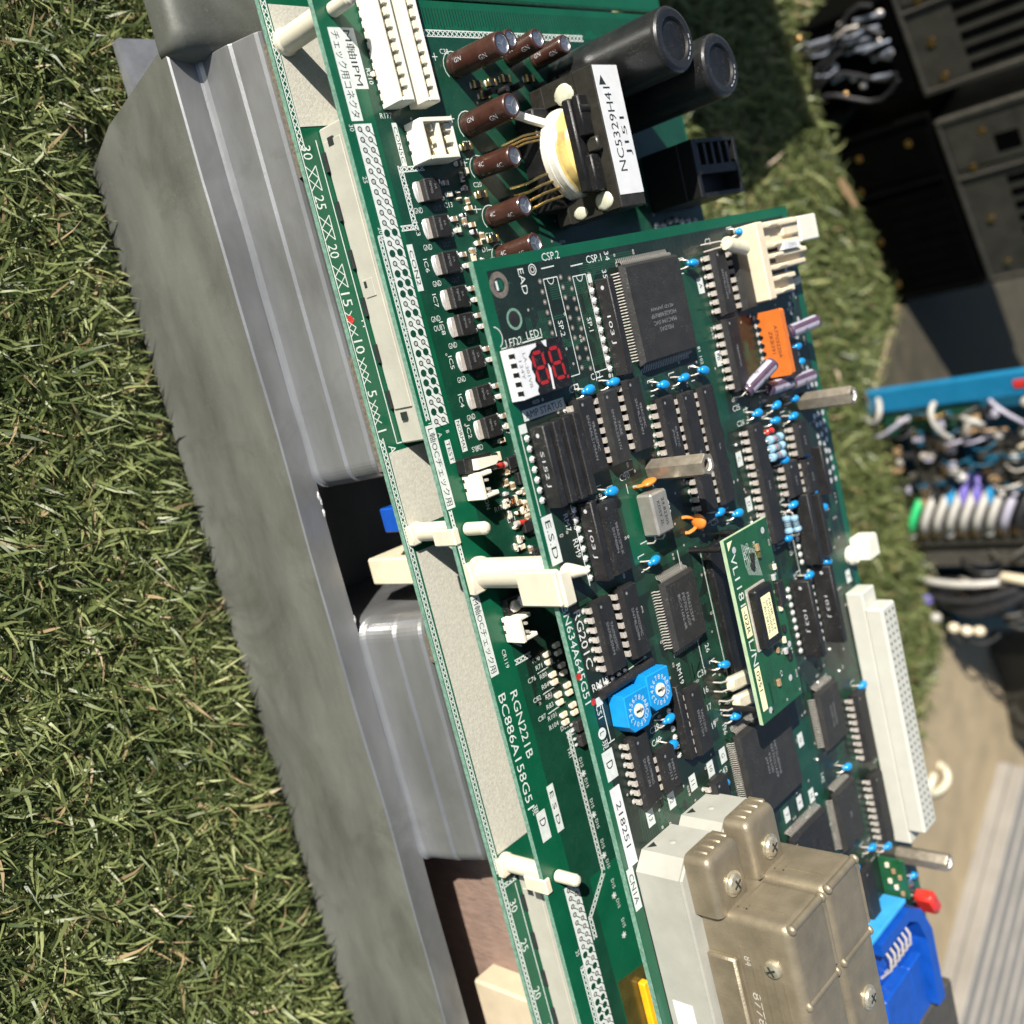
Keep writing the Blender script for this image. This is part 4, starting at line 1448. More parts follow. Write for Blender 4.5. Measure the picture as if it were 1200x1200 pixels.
# --- rotary switches
for k, (cx, cy) in enumerate(((98.4, 13.6), (97.0, 23.4))):
    mb = MB()
    P = [(-4.9, -4.6), (2.9, -4.6), (4.9, -2.6), (4.9, 2.9), (3.2, 4.7), (-4.9, 4.7)]
    loft(mb, [[(x * s, y * s, z) for x, y in P] for s, z in ((1, .25), (1, 5.2), (.965, 5.5))], 'switch_blue')
    for i in range(8):
        mb.box(-5.25, -4.8, -4.2 + i * 1.1, -3.65 + i * 1.1, .5, 5.0, 'switch_blue')
    o = mb.build('rotary_switch', unit, (cx, cy, ZC), -4)
    dl = MB()
    dl.lathe([(1.75, 5.52, ''), (1.75, 5.9, 'ivory'), (.001, 5.9, 'ivory')], 20)
    dl.box(-.28, .28, -1.4, 1.4, 5.92, 5.96, 'ink')
    dl.add([(-.7, .2, 5.97), (.7, .2, 5.97), (0, 1.3, 5.97)], [(0, 1, 2)], 'print')
    dl.build('dial', o)
    nm = MB()
    for i, s in enumerate('0123456789ABCDEF'):
        a = math.radians(-20 - 360 * i / 16 + (12 if k else 0))
        X = (-math.sin(a) * -1, math.cos(a) * -1, 0)
        Y = (math.cos(a), math.sin(a), 0)
        nm.text(s, (3.35 * math.cos(a), 3.35 * math.sin(a), 5.53), 1.3, 'silk', basis=((-Y[1] * -1, Y[0] * -1, 0), Y))
    nm.build('dial_numbers', o)

# --- hexagonal spacers
for x, y in ((44.4, 47.2), (44.2, 130.4), (207.8, 134.6)):
    mb = MB()
    hx = [(3.15 * math.cos(math.radians(a)), 3.15 * math.sin(math.radians(a))) for a in range(10, 370, 60)]
    n = 6
    loft(mb, [[(px * k, py * k, z) for px, py in hx] for k, z in ((.93, 0), (1, .4), (1, 17.6), (.9, 18.1))], 'hex_steel', close=False)
    ri = [(1.75 * math.cos(math.radians(a)), 1.75 * math.sin(math.radians(a)), 18.12) for a in range(10, 370, 30)]
    ro = [(px * .9, py * .9, 18.1) for px, py in hx]
    V = ro + ri
    F = []
    for i in range(6):
        a, b_ = 6 + 2 * i, 6 + (2 * i + 1) % 12
        F += [(i, b_, a), (i, (i + 1) % 6, b_), ((i + 1) % 6, 6 + (2 * i + 2) % 12, b_)]
    mb.add(V, F, 'hex_steel')
    mb.lathe([(1.75, 18.12, ''), (1.5, 17.4, 'solder'), (1.45, 10, 'hex_steel'), (.01, 10, 'void')], 12)
    mb.build('hex_spacer', unit, (x, y, ZC))

# --- orange hybrid module on edge, its coating running down the leads
hm = MB()
top = [(0, 1.6), (0, 8.6), (.6, 9.2), (19.6, 9.2), (20.2, 8.6), (20.2, 1.6)]
saw = []
for i in range(8):
    x = 19.0 - i * 2.54
    saw += [(x + .9, 1.9), (x + .35, .9), (x - .35, .9), (x - .9, 1.9)]
hm.prism(list(reversed([(a, b_) for a, b_ in top + saw])), -1.1, 1.1, 'hybrid_orange', axis='y')
hyb = hm.build('hybrid_module', unit, (12.6, 113.6, ZC))
ld = MB()
for i in range(8):
    x = 19.0 - i * 2.54
    ld.box(x - .25, x + .25, -.2, .2, -.1, 1.0, 'tin')
    ld.ring(x, -1, .0001, .8, .08, 'solder', 8)
ld.build('leads', hyb)
mk = MB()
mk.text('A7703220A', (9.6, -1.13, 6.6), 1.2, 'ink', 0, 10, basis=((1, 0, 0), (0, 0, 1)))
mk.text('ZKB391', (9.6, -1.13, 4.6), 1.2, 'ink', 0, 7, basis=((1, 0, 0), (0, 0, 1)))
mk.build('marking', hyb)

# --- cream header block at the corner of the control board
hd = MB()
hd.box(-13.6, 9.6, 110.5, 114.5, .1, 8.2, 'cream', .4)
for k, (x0, y1) in enumerate(((-13.4, 139), (-4.2, 141), (2.6, 131))):
    L = 8.2 if k == 0 else (5.6 if k == 1 else 6.2)
    hd.box(x0, x0 + L, 114.4, y1, .1, 5.6, 'cream', .4)
    for j in range(2):
        xx = x0 + .5 + j * (L - 2.2)
        hd.box(xx, xx + 1.5, 114.6, y1 - 1.5 - 2 * j, 5.5, 7.4, 'cream', .3)
        hd.box(xx + .2, xx + 1.1, 119 + j, 124 + j, 7.1, 8.0, 'cream', .2)
hd.box(-12, -8, 128, 138.5, 3.3, 6.6, 'cream', .5)
hdo = hd.build('header_block', unit, (0, 0, ZC))
MB().box(-13.2, -5.2, 139.2, 151, 1.0, 6.4, 'ivory', .4).build('header_plug', hdo)
s = MB().box(-6.2, -4.0, 124, 134, 6.0, 8.3, 'label')
s.text('CNPA', (-5.0, 129.4, 8.32), 1.2, 'print', 90, 5)
s.build('name_plate', hdo)
for i, (x, y) in enumerate(((-1.5, 117), (-1.5, 120.5), (1.2, 118.5))):
    MB().box(x - .7, x + .7, y - 1.6, y + 1.6, 5.55, 5.75, 'rubber_grey').build('contact_slot', hdo)

# --- black block and the plug-in daughter board over it
MB().box(71.0, 109, 61.0, 76, .1, 2.4, 'black_plastic', .3).build('socket_block', unit, (0, 0, ZC))
MB().line((71, 60.2), (110, 60.2), .3, ZC + .06).build('outline_mark', control_b)
dz = ZD
db = MB()
db.prism([(66.6, 52.4), (119.6, 52.4), (119.6, 74.6), (66.6, 74.6)], dz - 1.2, dz - .04, 'mask_d', 'board_pale')
db.prism([(66.8, 52.6), (119.4, 52.6), (119.4, 74.4), (66.8, 74.4)], dz - .04, dz, 'mask_d')
dab = db.build('daughter_board', unit)
sk = MB()
z = dz + .03
sk.text('VL1181', (78.6, 55.0, z), 2.6, 'silk', 0, 14.5)
sk.rect(86.2, 94.8, 53.6, 56.4, z, 'lemon')
sk.text('-02R', (90.5, 55.0, z + .03), 1.7, 'ink', 0, 6.8)
sk.text('L/N', (99.4, 55.0, z), 2.6, 'silk', 0, 7.4)
sk.rect(103.6, 116.2, 53.6, 56.2, z, 'lemon')
sk.text('0951', (107.6, 54.9, z + .03), 1.6, 'ink', 0, 5.8)
sk.text('DK2A5', (90.5, 67.4, z), 2.0, 'lemon', 0, 12)
sk.add([(67.6, 53.6, z), (70.0, 53.6, z), (67.6, 56.2, z)], [(0, 1, 2)], 'lemon')
for x, y in ((70.4, 56.2), (69.6, 71.6), (117.2, 57.2), (113, 70), (104, 73)):
    sk.ring(x, y, .0001, .95, z, 'solder', 12)
for i in range(12):
    y = 60 + .55 * i
    sk.line((70 + .3 * i, y), (76, y + (i % 3) * .5), .14, z, 'silk')
    sk.line((76, y), (79 + .2 * i, y + .8), .14, z + .004, 'silk')
for s_, x, y in (('C2', 71.4, 62.6), ('IC2', 73.6, 60.6), ('R1', 71.8, 66.0), ('C3', 100.4, 66.6), ('IC1', 102.0, 64.4), ('C4', 110, 66)):
    sk.text(s_, (x, y, z + .01), 1.1, 'silk')
traces(sk, 68, 118, 58, 73.5, z - .015, 16, 'mask_trace')
tag(sk.build('silkscreen', dab), kind='stuff')
for x, y, w, mt in ((73, 66.6, 1.0, 'smd_brown'), (75.2, 66.8, .8, 'gold'), (74.6, 63.4, 1.0, 'chip'), (77.0, 62.8, 1.0, 'chip'), (83.4, 71.4, .9, 'solder'), (92.6, 71.8, .9, 'smd_cream'), (98.6, 71.4, 1, 'chip'),
                    (101.6, 70.2, .9, 'smd_cream'), (106.6, 71.4, 1.4, 'chip'), (104.8, 69.8, .9, 'solder'), (111.6, 63.2, 1.0, 'smd_brown'), (103, 66, .8, 'smd_brown'), (80.8, 73, .8, 'smd_cream')):
    MB().box(x - w, x + w, y - w * .6, y + w * .6, dz + .02, dz + .9, mt, .1).build('surface_part', dab)
MB().box(84.8, 92, 71.0, 74.2, dz + .02, dz + 1.6, 'chip', .3).build('surface_part', dab)
ch = MB().box(82.6, 99.6, 57.4, 66.2, dz + .15, dz + 3.0, 'black_plastic', .5)
ch.box(82.2, 100.0, 57.0, 66.6, dz + .02, dz + .5, 'tin')
cho = ch.build('memory_chip', unit)
lb = MB().box(85.0, 97.0, 59.2, 64.0, dz + 3.02, dz + 3.12, 'lemon')
for i, s_ in enumerate(('NMR-S13', '507W000D5', 'CBI138106')):
    lb.text(s_, (91, 63.0 - 1.4 * i, dz + 3.14), .95, 'ink', 0, 9)
lb.build('paper_label', cho)
for x, y in ((70, 72), (116.5, 71.5), (70, 56), (117, 56)):
    MB().cyl((x, y, ZC), (x, y, dz - 1.2), .9, mt='black_plastic', n=8).build('board_pin', unit)

# --- white 3-row socket strip along the far edge
sp = MB()
sp.box(110.6, 202.4, 133.4, 142.6, .1, 6.2, 'din_white', .4)
sp.box(116.0, 197.4, 133.1, 142.9, 6.0, 12.2, 'din_white', .6)
spo = sp.build('socket_strip', unit, (0, 0, ZC))
hl = MB()
for i in range(30):
    for j in range(3):
        x, y = 118.4 + i * 2.64, 135.3 + j * 2.7
        hl.rect(x - .48, x + .48, y - .48, y + .48, 12.23, 'rubber_grey')
hl.build('contact_holes', spo)
# --- white edge clips
cl = MB().box(94.6, 102.6, 143.4, 151, -.4, 6.5, 'ivory', .5).lathe([(3.2, .1, ''), (3.4, 1.5, 'ivory'), (2.6, 3.0, 'ivory'), (.01, 3.2, 'ivory')], 18, c=(99.8, 141.4, 0))
cl.build('edge_clip', unit, (0, 0, ZC))


def snap_post(x, y, z0, z1, r, block=True, tip=5.5):
    """nylon post between two boards with a latch block at the upper board's edge."""
    mb = MB()
    h = z1 - 1.6 - z0
    mb.lathe([(r * 1.12, .02, ''), (r * 1.12, 1.2, 'white_nylon'), (r, 2.0, 'white_nylon'), (r, h, 'white_nylon'), (r * .6, h + .05, 'white_nylon')], 24)
    if x > 0:
        mb.box(-r * 1.0, r * 1.15, -r - 1.2, -r * .2, .02, 2.6, 'white_nylon', .4)
    o = mb.build('snap_post', unit, (x, y, z0))
    tp = MB()
    if block:
        tp.lathe([(1.5, h - 1, ''), (1.5, h + 2.2, 'white_nylon'), (2.1, h + 2.6, 'white_nylon'), (1.9, h + 4.0, 'white_nylon'), (.9, h + tip, 'white_nylon'), (.05, h + tip + .9, 'white_nylon')], 16)
    else:
        tp.lathe([(1.3, h - 1, ''), (1.35, h + 1.7, 'white_nylon'), (1.8, h + 2.0, 'white_nylon'), (1.75, h + tip - 1.0, 'white_nylon'), (1.4, h + tip - .2, 'white_nylon'), (.7, h + tip + .25, 'white_nylon'), (.02, h + tip + .35, 'white_nylon')], 16)
    tp.build('post_tip', o)
    if block:
        lt = MB()
        lt.box(-r * .55, r * 1.75, -r - 2.6, -r - .2, h - 9, h + 4.4, 'white_nylon', .5)
        lt.box(-r * .35, r * 1.9, -r - 1.4, -1.2, h + 3.2, h + 5.0, 'white_nylon', .5)
        lt.build('latch', o)
    return o


snap_post(58.6, 5.2, ZB, ZC, 4.0, tip=9.0)
for x in (-84.5, 46.4, 147.2):
    o = snap_post(x, 5.0, ZA, ZB, 3.1 if x < 0 else 2.6, block=False, tip=9.5)
    if x > 0:
        MB().box(-1.6, 3.0, -5.6, -3.2, 13.0, 21.5, 'white_nylon', .4).build('latch', o)


# --- headers on the power board
def header(x0, x1, y0, y1, h, n, name='pin_header', rows=1, mt='ivory'):
    mb = MB()
    t = 1.0
    mb.box(x0, x1, y0, y0 + t, .1, h, mt, .2)
    mb.box(x0, x1, y1 - t * .8, y1, .1, h * .86, mt, .2)
    mb.box(x0, x0 + t, y0 + t, y1 - t, .1, h, mt)
    mb.box(x1 - t, x1, y0 + t, y1 - t, .1, h, mt, .2)
    mb.box(x0 + t, x1 - t, y0 + t, y1 - t, .1, 2.2, mt)
    if rows == 2:
        ym = (y0 + y1) / 2
        mb.box(x0 + t, x1 - t, ym - .5, ym + .5, 2.2, h * .95, mt)
    o = mb.build(name, unit, (0, 0, ZB))
    pn = MB()
    for j in range(rows):
        yy = (y0 + y1) / 2 if rows == 1 else y0 + (y1 - y0) * (.3 + .42 * j)
        for i in range(n):
            x = x0 + t + 1.2 + (x1 - x0 - 2 * t - 2.4) * (i / max(1, n - 1))
            pn.box(x - .32, x + .32, yy - .32, yy + .32, 2.0, h * .72, 'gold')
            pn.box(x - .9, x + .9, yy + .7, y1 - t * .9 if j == rows - 1 else yy + 1.2, h * .62, h * .8, mt)
    pn.build('contact_pins', o)
    sl = MB()
    k = x0 + 1.5
    while k < x1 - 1.4:
        sl.box(k, k + .9, y0 - .06, y0 + .02, .15, .8, 'ink')
        k += 2.5
    sl.build('foot_slots', o)
    return o


header(-102, -60.8, 13.1, 18.9, 7.2, 14)
header(-102, -60.6, 22.0, 27.6, 7.2, 14)
header(-56.8, -46.4, 18.4, 30.4, 6.6, 3, rows=2)


def jst2(x0, y0):
    mb = MB()
    mb.box(x0, x0 + 7, y0, y0 + 1.4, .1, 6.8, 'ivory', .25)
    mb.box(x0, x0 + 1.2, y0 + 1.4, y0 + 5.6, .1, 6.2, 'ivory', .25)
    mb.box(x0 + 5.8, x0 + 7, y0 + 1.4, y0 + 6.4, .1, 6.2, 'ivory', .25)
    mb.box(x0 + 1.2, x0 + 5.8, y0 + 1.4, y0 + 5.0, .1, 2.4, 'ivory')
    o = mb.build('pin_header', unit, (0, 0, ZB))
    pn = MB()
    for k in (2.3, 4.7):
        pn.box(x0 + k - .32, x0 + k + .32, y0 + 2.6, y0 + 3.24, 2.2, 6.6, 'tin')
        pn.box(x0 + k - 1.2, x0 + k - .3, y0 - .05, y0 + .02, .15, 1.0, 'ink')
    pn.build('contact_pins', o)


jst2(32.7, 7.5)
jst2(72.6, 8.4)


# --- voltage regulators in a row
def dpak():
    mb = MB()
    mb.box(-2.9, 2.9, -2.2, 3.2, .2, 2.5, 'chip', .3)
    return mb


def dpak_tab():
    mb = MB()
    mb.box(-2.6, 2.6, -3.6, -2.1, .05, .75, 'tin', .12)
    mb.ball((0, -3.6, .2), (2.7, .9, .45), 'solder', 12, 6, .05)
    for x in (-2.2, 2.2):
        mb.box(x - .35, x + .35, 3.1, 5.0, .05, .6, 'tin', .1)
        mb.ball((x, 5.0, .2), (.7, .7, .4), 'solder', 8, 5)
    return mb


for i, x in enumerate(icx):
    o = place(cached(('regulator',), dpak), 'regulator', unit, (x, 20.6, ZB))
    place(cached(('solder_tab',), dpak_tab), 'solder_tab', o)
    mk = MB()
    mk.text('78M05', (-.6, -.2, 2.53), .8, 'print', 0, 3.2)
    mk.text('5A', (-.6, 1.4, 2.53), .7, 'print', 0, 1.4)
    mk.build('marking', o)


def smd(x, y, Z, lx, ly, body='smd_brown', cap='solder', h=.9, s=None, name='surface_resistor'):
    mb = MB()
    mb.box(-lx / 2 + lx * .22, lx / 2 - lx * .22, -ly / 2, ly / 2, .05, h, body)
    for k in (-1, 1):
        x0, x1 = sorted((k * lx / 2, k * (lx / 2 - lx * .24)))
        mb.box(x0, x1, -ly / 2 - .04, ly / 2 + .04, .03, h + .04, cap, .08)
        mb.ball((k * lx / 2, 0, .1), (.35, ly * .5, .35), 'solder', 8, 5)
    if s:
        mb.text(s, (0, 0, h + .02), ly * .55, 'cap_orange', 0, lx * .42)
    return mb, name


def put_smd(x, y, Z, lx, ly, rot=90, **k):
    mb, nm = smd(x, y, Z, lx, ly, **k)
    return mb.build(nm, unit, (x, y, Z), rot)


for x in icx:
    put_smd(x - 1.6, 27.6, ZB, 2.0, 1.25, 90, body='smd_brown', name='surface_capacitor')
    put_smd(x + 1.4, 28.0, ZB, 2.0, 1.25, 90, body='smd_cream', name='surface_capacitor')
for x, y in ((31.2, 20.4), (44.0, 22.6)):
    put_smd(x, y, ZB, 4.6, 2.4, 90, body='ink', cap='smd_cream', s='121')
for x, y in ((27.4, 24.8), (40.2, 24.6), (42.6, 28.2), (35.8, 23.8), (38.6, 22.4), (47.2, 26.8), (66.8, 24.6), (-69.4, 13.2), (68.9, 26.6)):
    put_smd(x, y, ZB, 2.0, 1.2, random.choice((0, 90)), body='smd_brown', cap='smd_cream')
for x, y in ((34.0, 26.2), (38.8, 28.4), (52.0, 26.2), (60.6, 27.2), (33.4, 30.4)):
    MB().box(-1.7, 1.7, -2.2, 2.2, .1, 1.8, 'chip', .25).build('surface_transistor', unit, (x, y, ZB))
for x, y in ((33.6, 21.0), (50.6, 24.2)):
    mb = MB()
    M = Vector((.15, 1, 0)).to_track_quat('Z', 'Y').to_matrix()
    mb.lathe([(.01, -2.6, 'tin'), (.85, -2.6, 'tin'), (.85, -1.4, 'tin'), (.85, .6, 'diode_red'), (.85, 1.0, 'ink'), (.85, 1.5, 'diode_red'), (.85, 2.6, 'tin'), (.01, 2.6, 'tin')], 12, M, (0, 0, .9))
    mb.build('glass_diode', unit, (x, y, ZB))
for px, col2 in ((-66.5, 48), (-63.6, 50), (-50.4, 44.4), (-37.6, 45.6), (-25.6, 46), (-68, 60), (-68, 70), (-67, 54)):
    put_smd(px, col2 - 6 if col2 < 47 else col2, ZB, 3.4, 1.9, 90, body='chip', cap='gold', h=1.4, name='surface_diode')
    MB().cyl((0, 0, .1), (0, 0, 3.4), .9, mt='chip', n=10).build('inductor', unit, (px + 2.4, col2 + 3, ZB))
for i in range(34):
    x, y = random.uniform(26, 60), random.uniform(19, 33)
    put_smd(x, y, ZB, *random.choice(((2.0, 1.2), (2.0, 1.2), (1.6, .9), (3.2, 1.7))), random.choice((0, 90)), body=random.choice(('smd_brown', 'chip', 'smd_cream')), cap=random.choice(('solder', 'smd_cream')))
for i in range(46):
    x, y = -46 + i * 1.62 + random.uniform(-.4, .4), random.choice((31.2, 34.0, 36.6)) + random.uniform(-.4, .4)
    put_smd(x, y, ZB, *random.choice(((2.0, 1.2), (1.6, .9))), random.choice((0, 90)), body=random.choice(('smd_brown', 'chip', 'smd_cream')), cap=random.choice(('solder', 'smd_cream')))
# column of small resistors under the edge of the control board
for i in range(4):
    for k in range(2):
        x = 88.2 + i * 6.15 + k * 2.25
        put_smd(x, 21.6 + .2 * i, ZB, 2.2, 1.3, 90, body='smd_cream', cap='smd_cream')
        put_smd(x - 1.0, 26.0 + .2 * i, ZB, 2.2, 1.3, 90, body='smd_cream', cap='smd_cream')
for x in (111.6, 116.0):
    o = MB().box(-1.7, 1.7, -1.3, 1.8, .15, 2.2, 'chip_grey', .25).build('surface_transistor', unit, (x, 26.0, ZB))
    MB().ball((-.9, -1.9, .4), (.5, .7, .4), 'solder', 8, 5).ball((.9, -1.9, .4), (.5, .7, .4), 'solder', 8, 5).build('solder_leg', o)
# slide switch and trimmer
o = MB().box(-2.0, 2.0, -5.5, 4.6, .1, 3.4, 'black_plastic', .2).build('slide_switch', unit, (30.6, 12.2, ZB), -3)
MB().prism([(-1.4, -2.6), (1.5, -2.8), (1.3, 3.6), (.3, 5.4), (-.9, 4.8)], 3.4, 5.4, 'ivory').build('lever', o)
o = MB().box(-2.2, 2.2, -3.4, 3.6, .1, 2.4, 'black_plastic', .2).build('slide_switch', unit, (70.4, 13.2, ZB), -6)
lv = MB().ball((.1, -1.0, 3.1), (1.7, 1.9, 1.0), 'tin', 10, 6, .14).ball((-.6, 1.8, 3.3), (1.8, 2.1, 1.3), 'label', 10, 6, .10)
lv.build('lever', o)

# --- transformer
tx0, tx1, ty0, ty1, tz = -63.4, -25.2, 66.0, 77.4, 26.0
co = MB()
co.box(tx0, tx1, ty0, ty1, 19.0, tz, 'core', .3)
co.box(tx0, tx1, ty0, ty1, 2.5, 7.5, 'core', .3)
co.box(tx0, tx0 + 6, ty0 + .01, ty1 - .01, 7.5, 19.0, 'core')
co.box(tx1 - 6, tx1, ty0 + .01, ty1 - .01, 7.5, 19.0, 'core')
tro = co.build('transformer', unit, (0, 0, ZB))
ccx, ccy = (tx0 + tx1) / 2 + .4, (ty0 + ty1) / 2
wd = MB()
prof = [(5, 7.8, ''), (12.6, 7.9, 'tape_white'), (13.3, 8.6, 'tape_white'), (13.35, 10.6, 'tape_white'), (13.1, 10.8, 'tape_white'), (13.3, 11.0, 'tape_white'), (13.2, 12.6, 'tape_white'), (12.7, 13.4, 'tape_white'),
        (12.3, 14.0, 'tape_yellow'), (11.9, 16.6, 'tape_yellow'), (11.0, 17.6, 'tape_yellow'), (5, 17.8, 'tape_yellow')]
wd.lathe(prof, 44, c=(ccx, ccy, 0))
wd.build('winding', tro)
bo = MB()
bo.box(ccx - 12.4, ccx + 12.4, ty0 - 5.4, ty0 - .2, 17.3, 20.3, 'black_plastic', .5)
bo.box(ccx - 12.8, ccx - 2.0, ty0 - 4.2, ty0 - .1, 20.2, 22.6, 'black_plastic', .4)
bo.box(ccx + 3.0, ccx + 12.8, ty0 - 4.2, ty0 - .1, 20.2, 22.6, 'black_plastic', .4)
bo.box(ccx - 1.4, ccx + 2.6, ty0 - 2.2, ty0 - .05, 20.2, 24.4, 'core', .5)
bo.cyl((ccx - 9.0, ty0 - 4.0, 21.4), (ccx - 9.0, ty0 - .3, 21.4), 1.6, mt='black_plastic')
bo.box(ccx - 14, ccx + 14, ty0 - 6, ty1 + 6, .1, 7.7, 'black_plastic', .5)
bo.build('bobbin', tro)
for c_, r_ in (((tx0 + 4.6, ty0 - .1, 15.0), (2.8, .75, 3.4)), ((tx1 - 3.2, ty0 - .1, 20.6), (2.6, .85, 3.0)), ((tx1 - 2.0, ty0 - .1, 11.6), (1.8, .7, 2.4))):
    MB().ball(c_, r_, 'glue', 18, 12, .05).build('glue_blob', tro)
lb = MB().prism([(tx0 + .4, ty0 + .3), (tx1 - 3.4, ty0 + .3), (tx1 - 3.4, ty1 - .3), (tx0 + .4, ty1 - .3)], tz + .02, tz + .12, 'label')
lb.text('NC5329H41', (-46.0, ty0 + 4.4, tz + .15), 3.0, 'ink', 180, 22.5)
lb.text('J151', (-44.0, ty0 + 8.6, tz + .15), 2.7, 'ink', 180, 10.5)
lb.add([(-60.4, ty0 + 3.0, tz + .15), (-60.4 + 2.6, ty0 + 1.6, tz + .15), (-60.4 + 2.6, ty0 + 4.6, tz + .15)], [(0, 1, 2)], 'ink')
lb.build('rating_label', tro)
wr = MB()
for i in range(4):
    x = ccx + 4 + i * 2.3
    wr.tube([(x, ty0 - 5.4 + i * .6, 9.6), (x + .6, ty0 - 8.4, 7.2), (x + 1.6, ty0 - 11.5, 4.2), (x + 1.6, ty0 - 14, .2)], .42, 'gold', 6)
wr.tube([(ccx - 9, ty0 - 4, 9.5), (ccx - 11, ty0 - 8, 7.5), (ccx - 14, ty0 - 11, 4.0), (ccx - 14.5, ty0 - 13, .3)], 1.3, 'tape_white', 8)
for i in range(3):
    wr.tube([(ccx - 7 + i, ty0 - 6, 8.6), (ccx - 7 + i, ty0 - 10, 6.0), (ccx - 6 + i, ty0 - 13.6, .3)], .35, 'gold', 6)
wr.build('lead_wires', tro)
MB().box(-1.1, 1.1, -.5, .5, 0, 9, 'screw', .2).box(-.9, .9, -2.6, .4, 6.6, 7.4, 'screw', .15).build('test_terminal', unit, (-57.5, 96, ZB))
# --- black slotted power connector at the board's back edge
pc = MB()
pc.box(-43.4, -25.6, 116, 141.4, .1, 14.0, 'black_plastic', .3)
pc.box(-43.4, -25.6, 116, 118.0, 14.0, 19.4, 'black_plastic', .2)
pc.box(-43.4, -25.6, 139.8, 141.4, 14.0, 19.4, 'black_plastic', .2)
pc.box(-43.4, -42.2, 118, 139.8, 14.0, 19.4, 'black_plastic')
pc.box(-26.8, -25.6, 118, 139.8, 14.0, 19.4, 'black_plastic')
pc.box(-35.4, -32.6, 118, 139.8, 14.0, 19.2, 'black_plastic')
for i in range(5):
    y = 118.2 + i * 4.4
    pc.box(-42.2, -35.4, y, y + 1.5, 14.0, 19.1, 'black_plastic')
pco = pc.build('power_connector', unit, (0, 0, ZB))
tn = MB()
for i in range(4):
    tn.box(-37.4, -36.2, 121.0 + 4.4 * i, 122.2 + 4.4 * i, 14, 16, 'tin')
tn.build('contact_tongue', pco)
for i in range(7):
    MB().ball((0, 0, .6), (random.uniform(.8, 1.4), 1.3, .9), 'solder', 8, 6, .1).build('solder_joint', power_b, (-21.8 + random.uniform(-1, 1), 116 + i * 3.6, ZB))

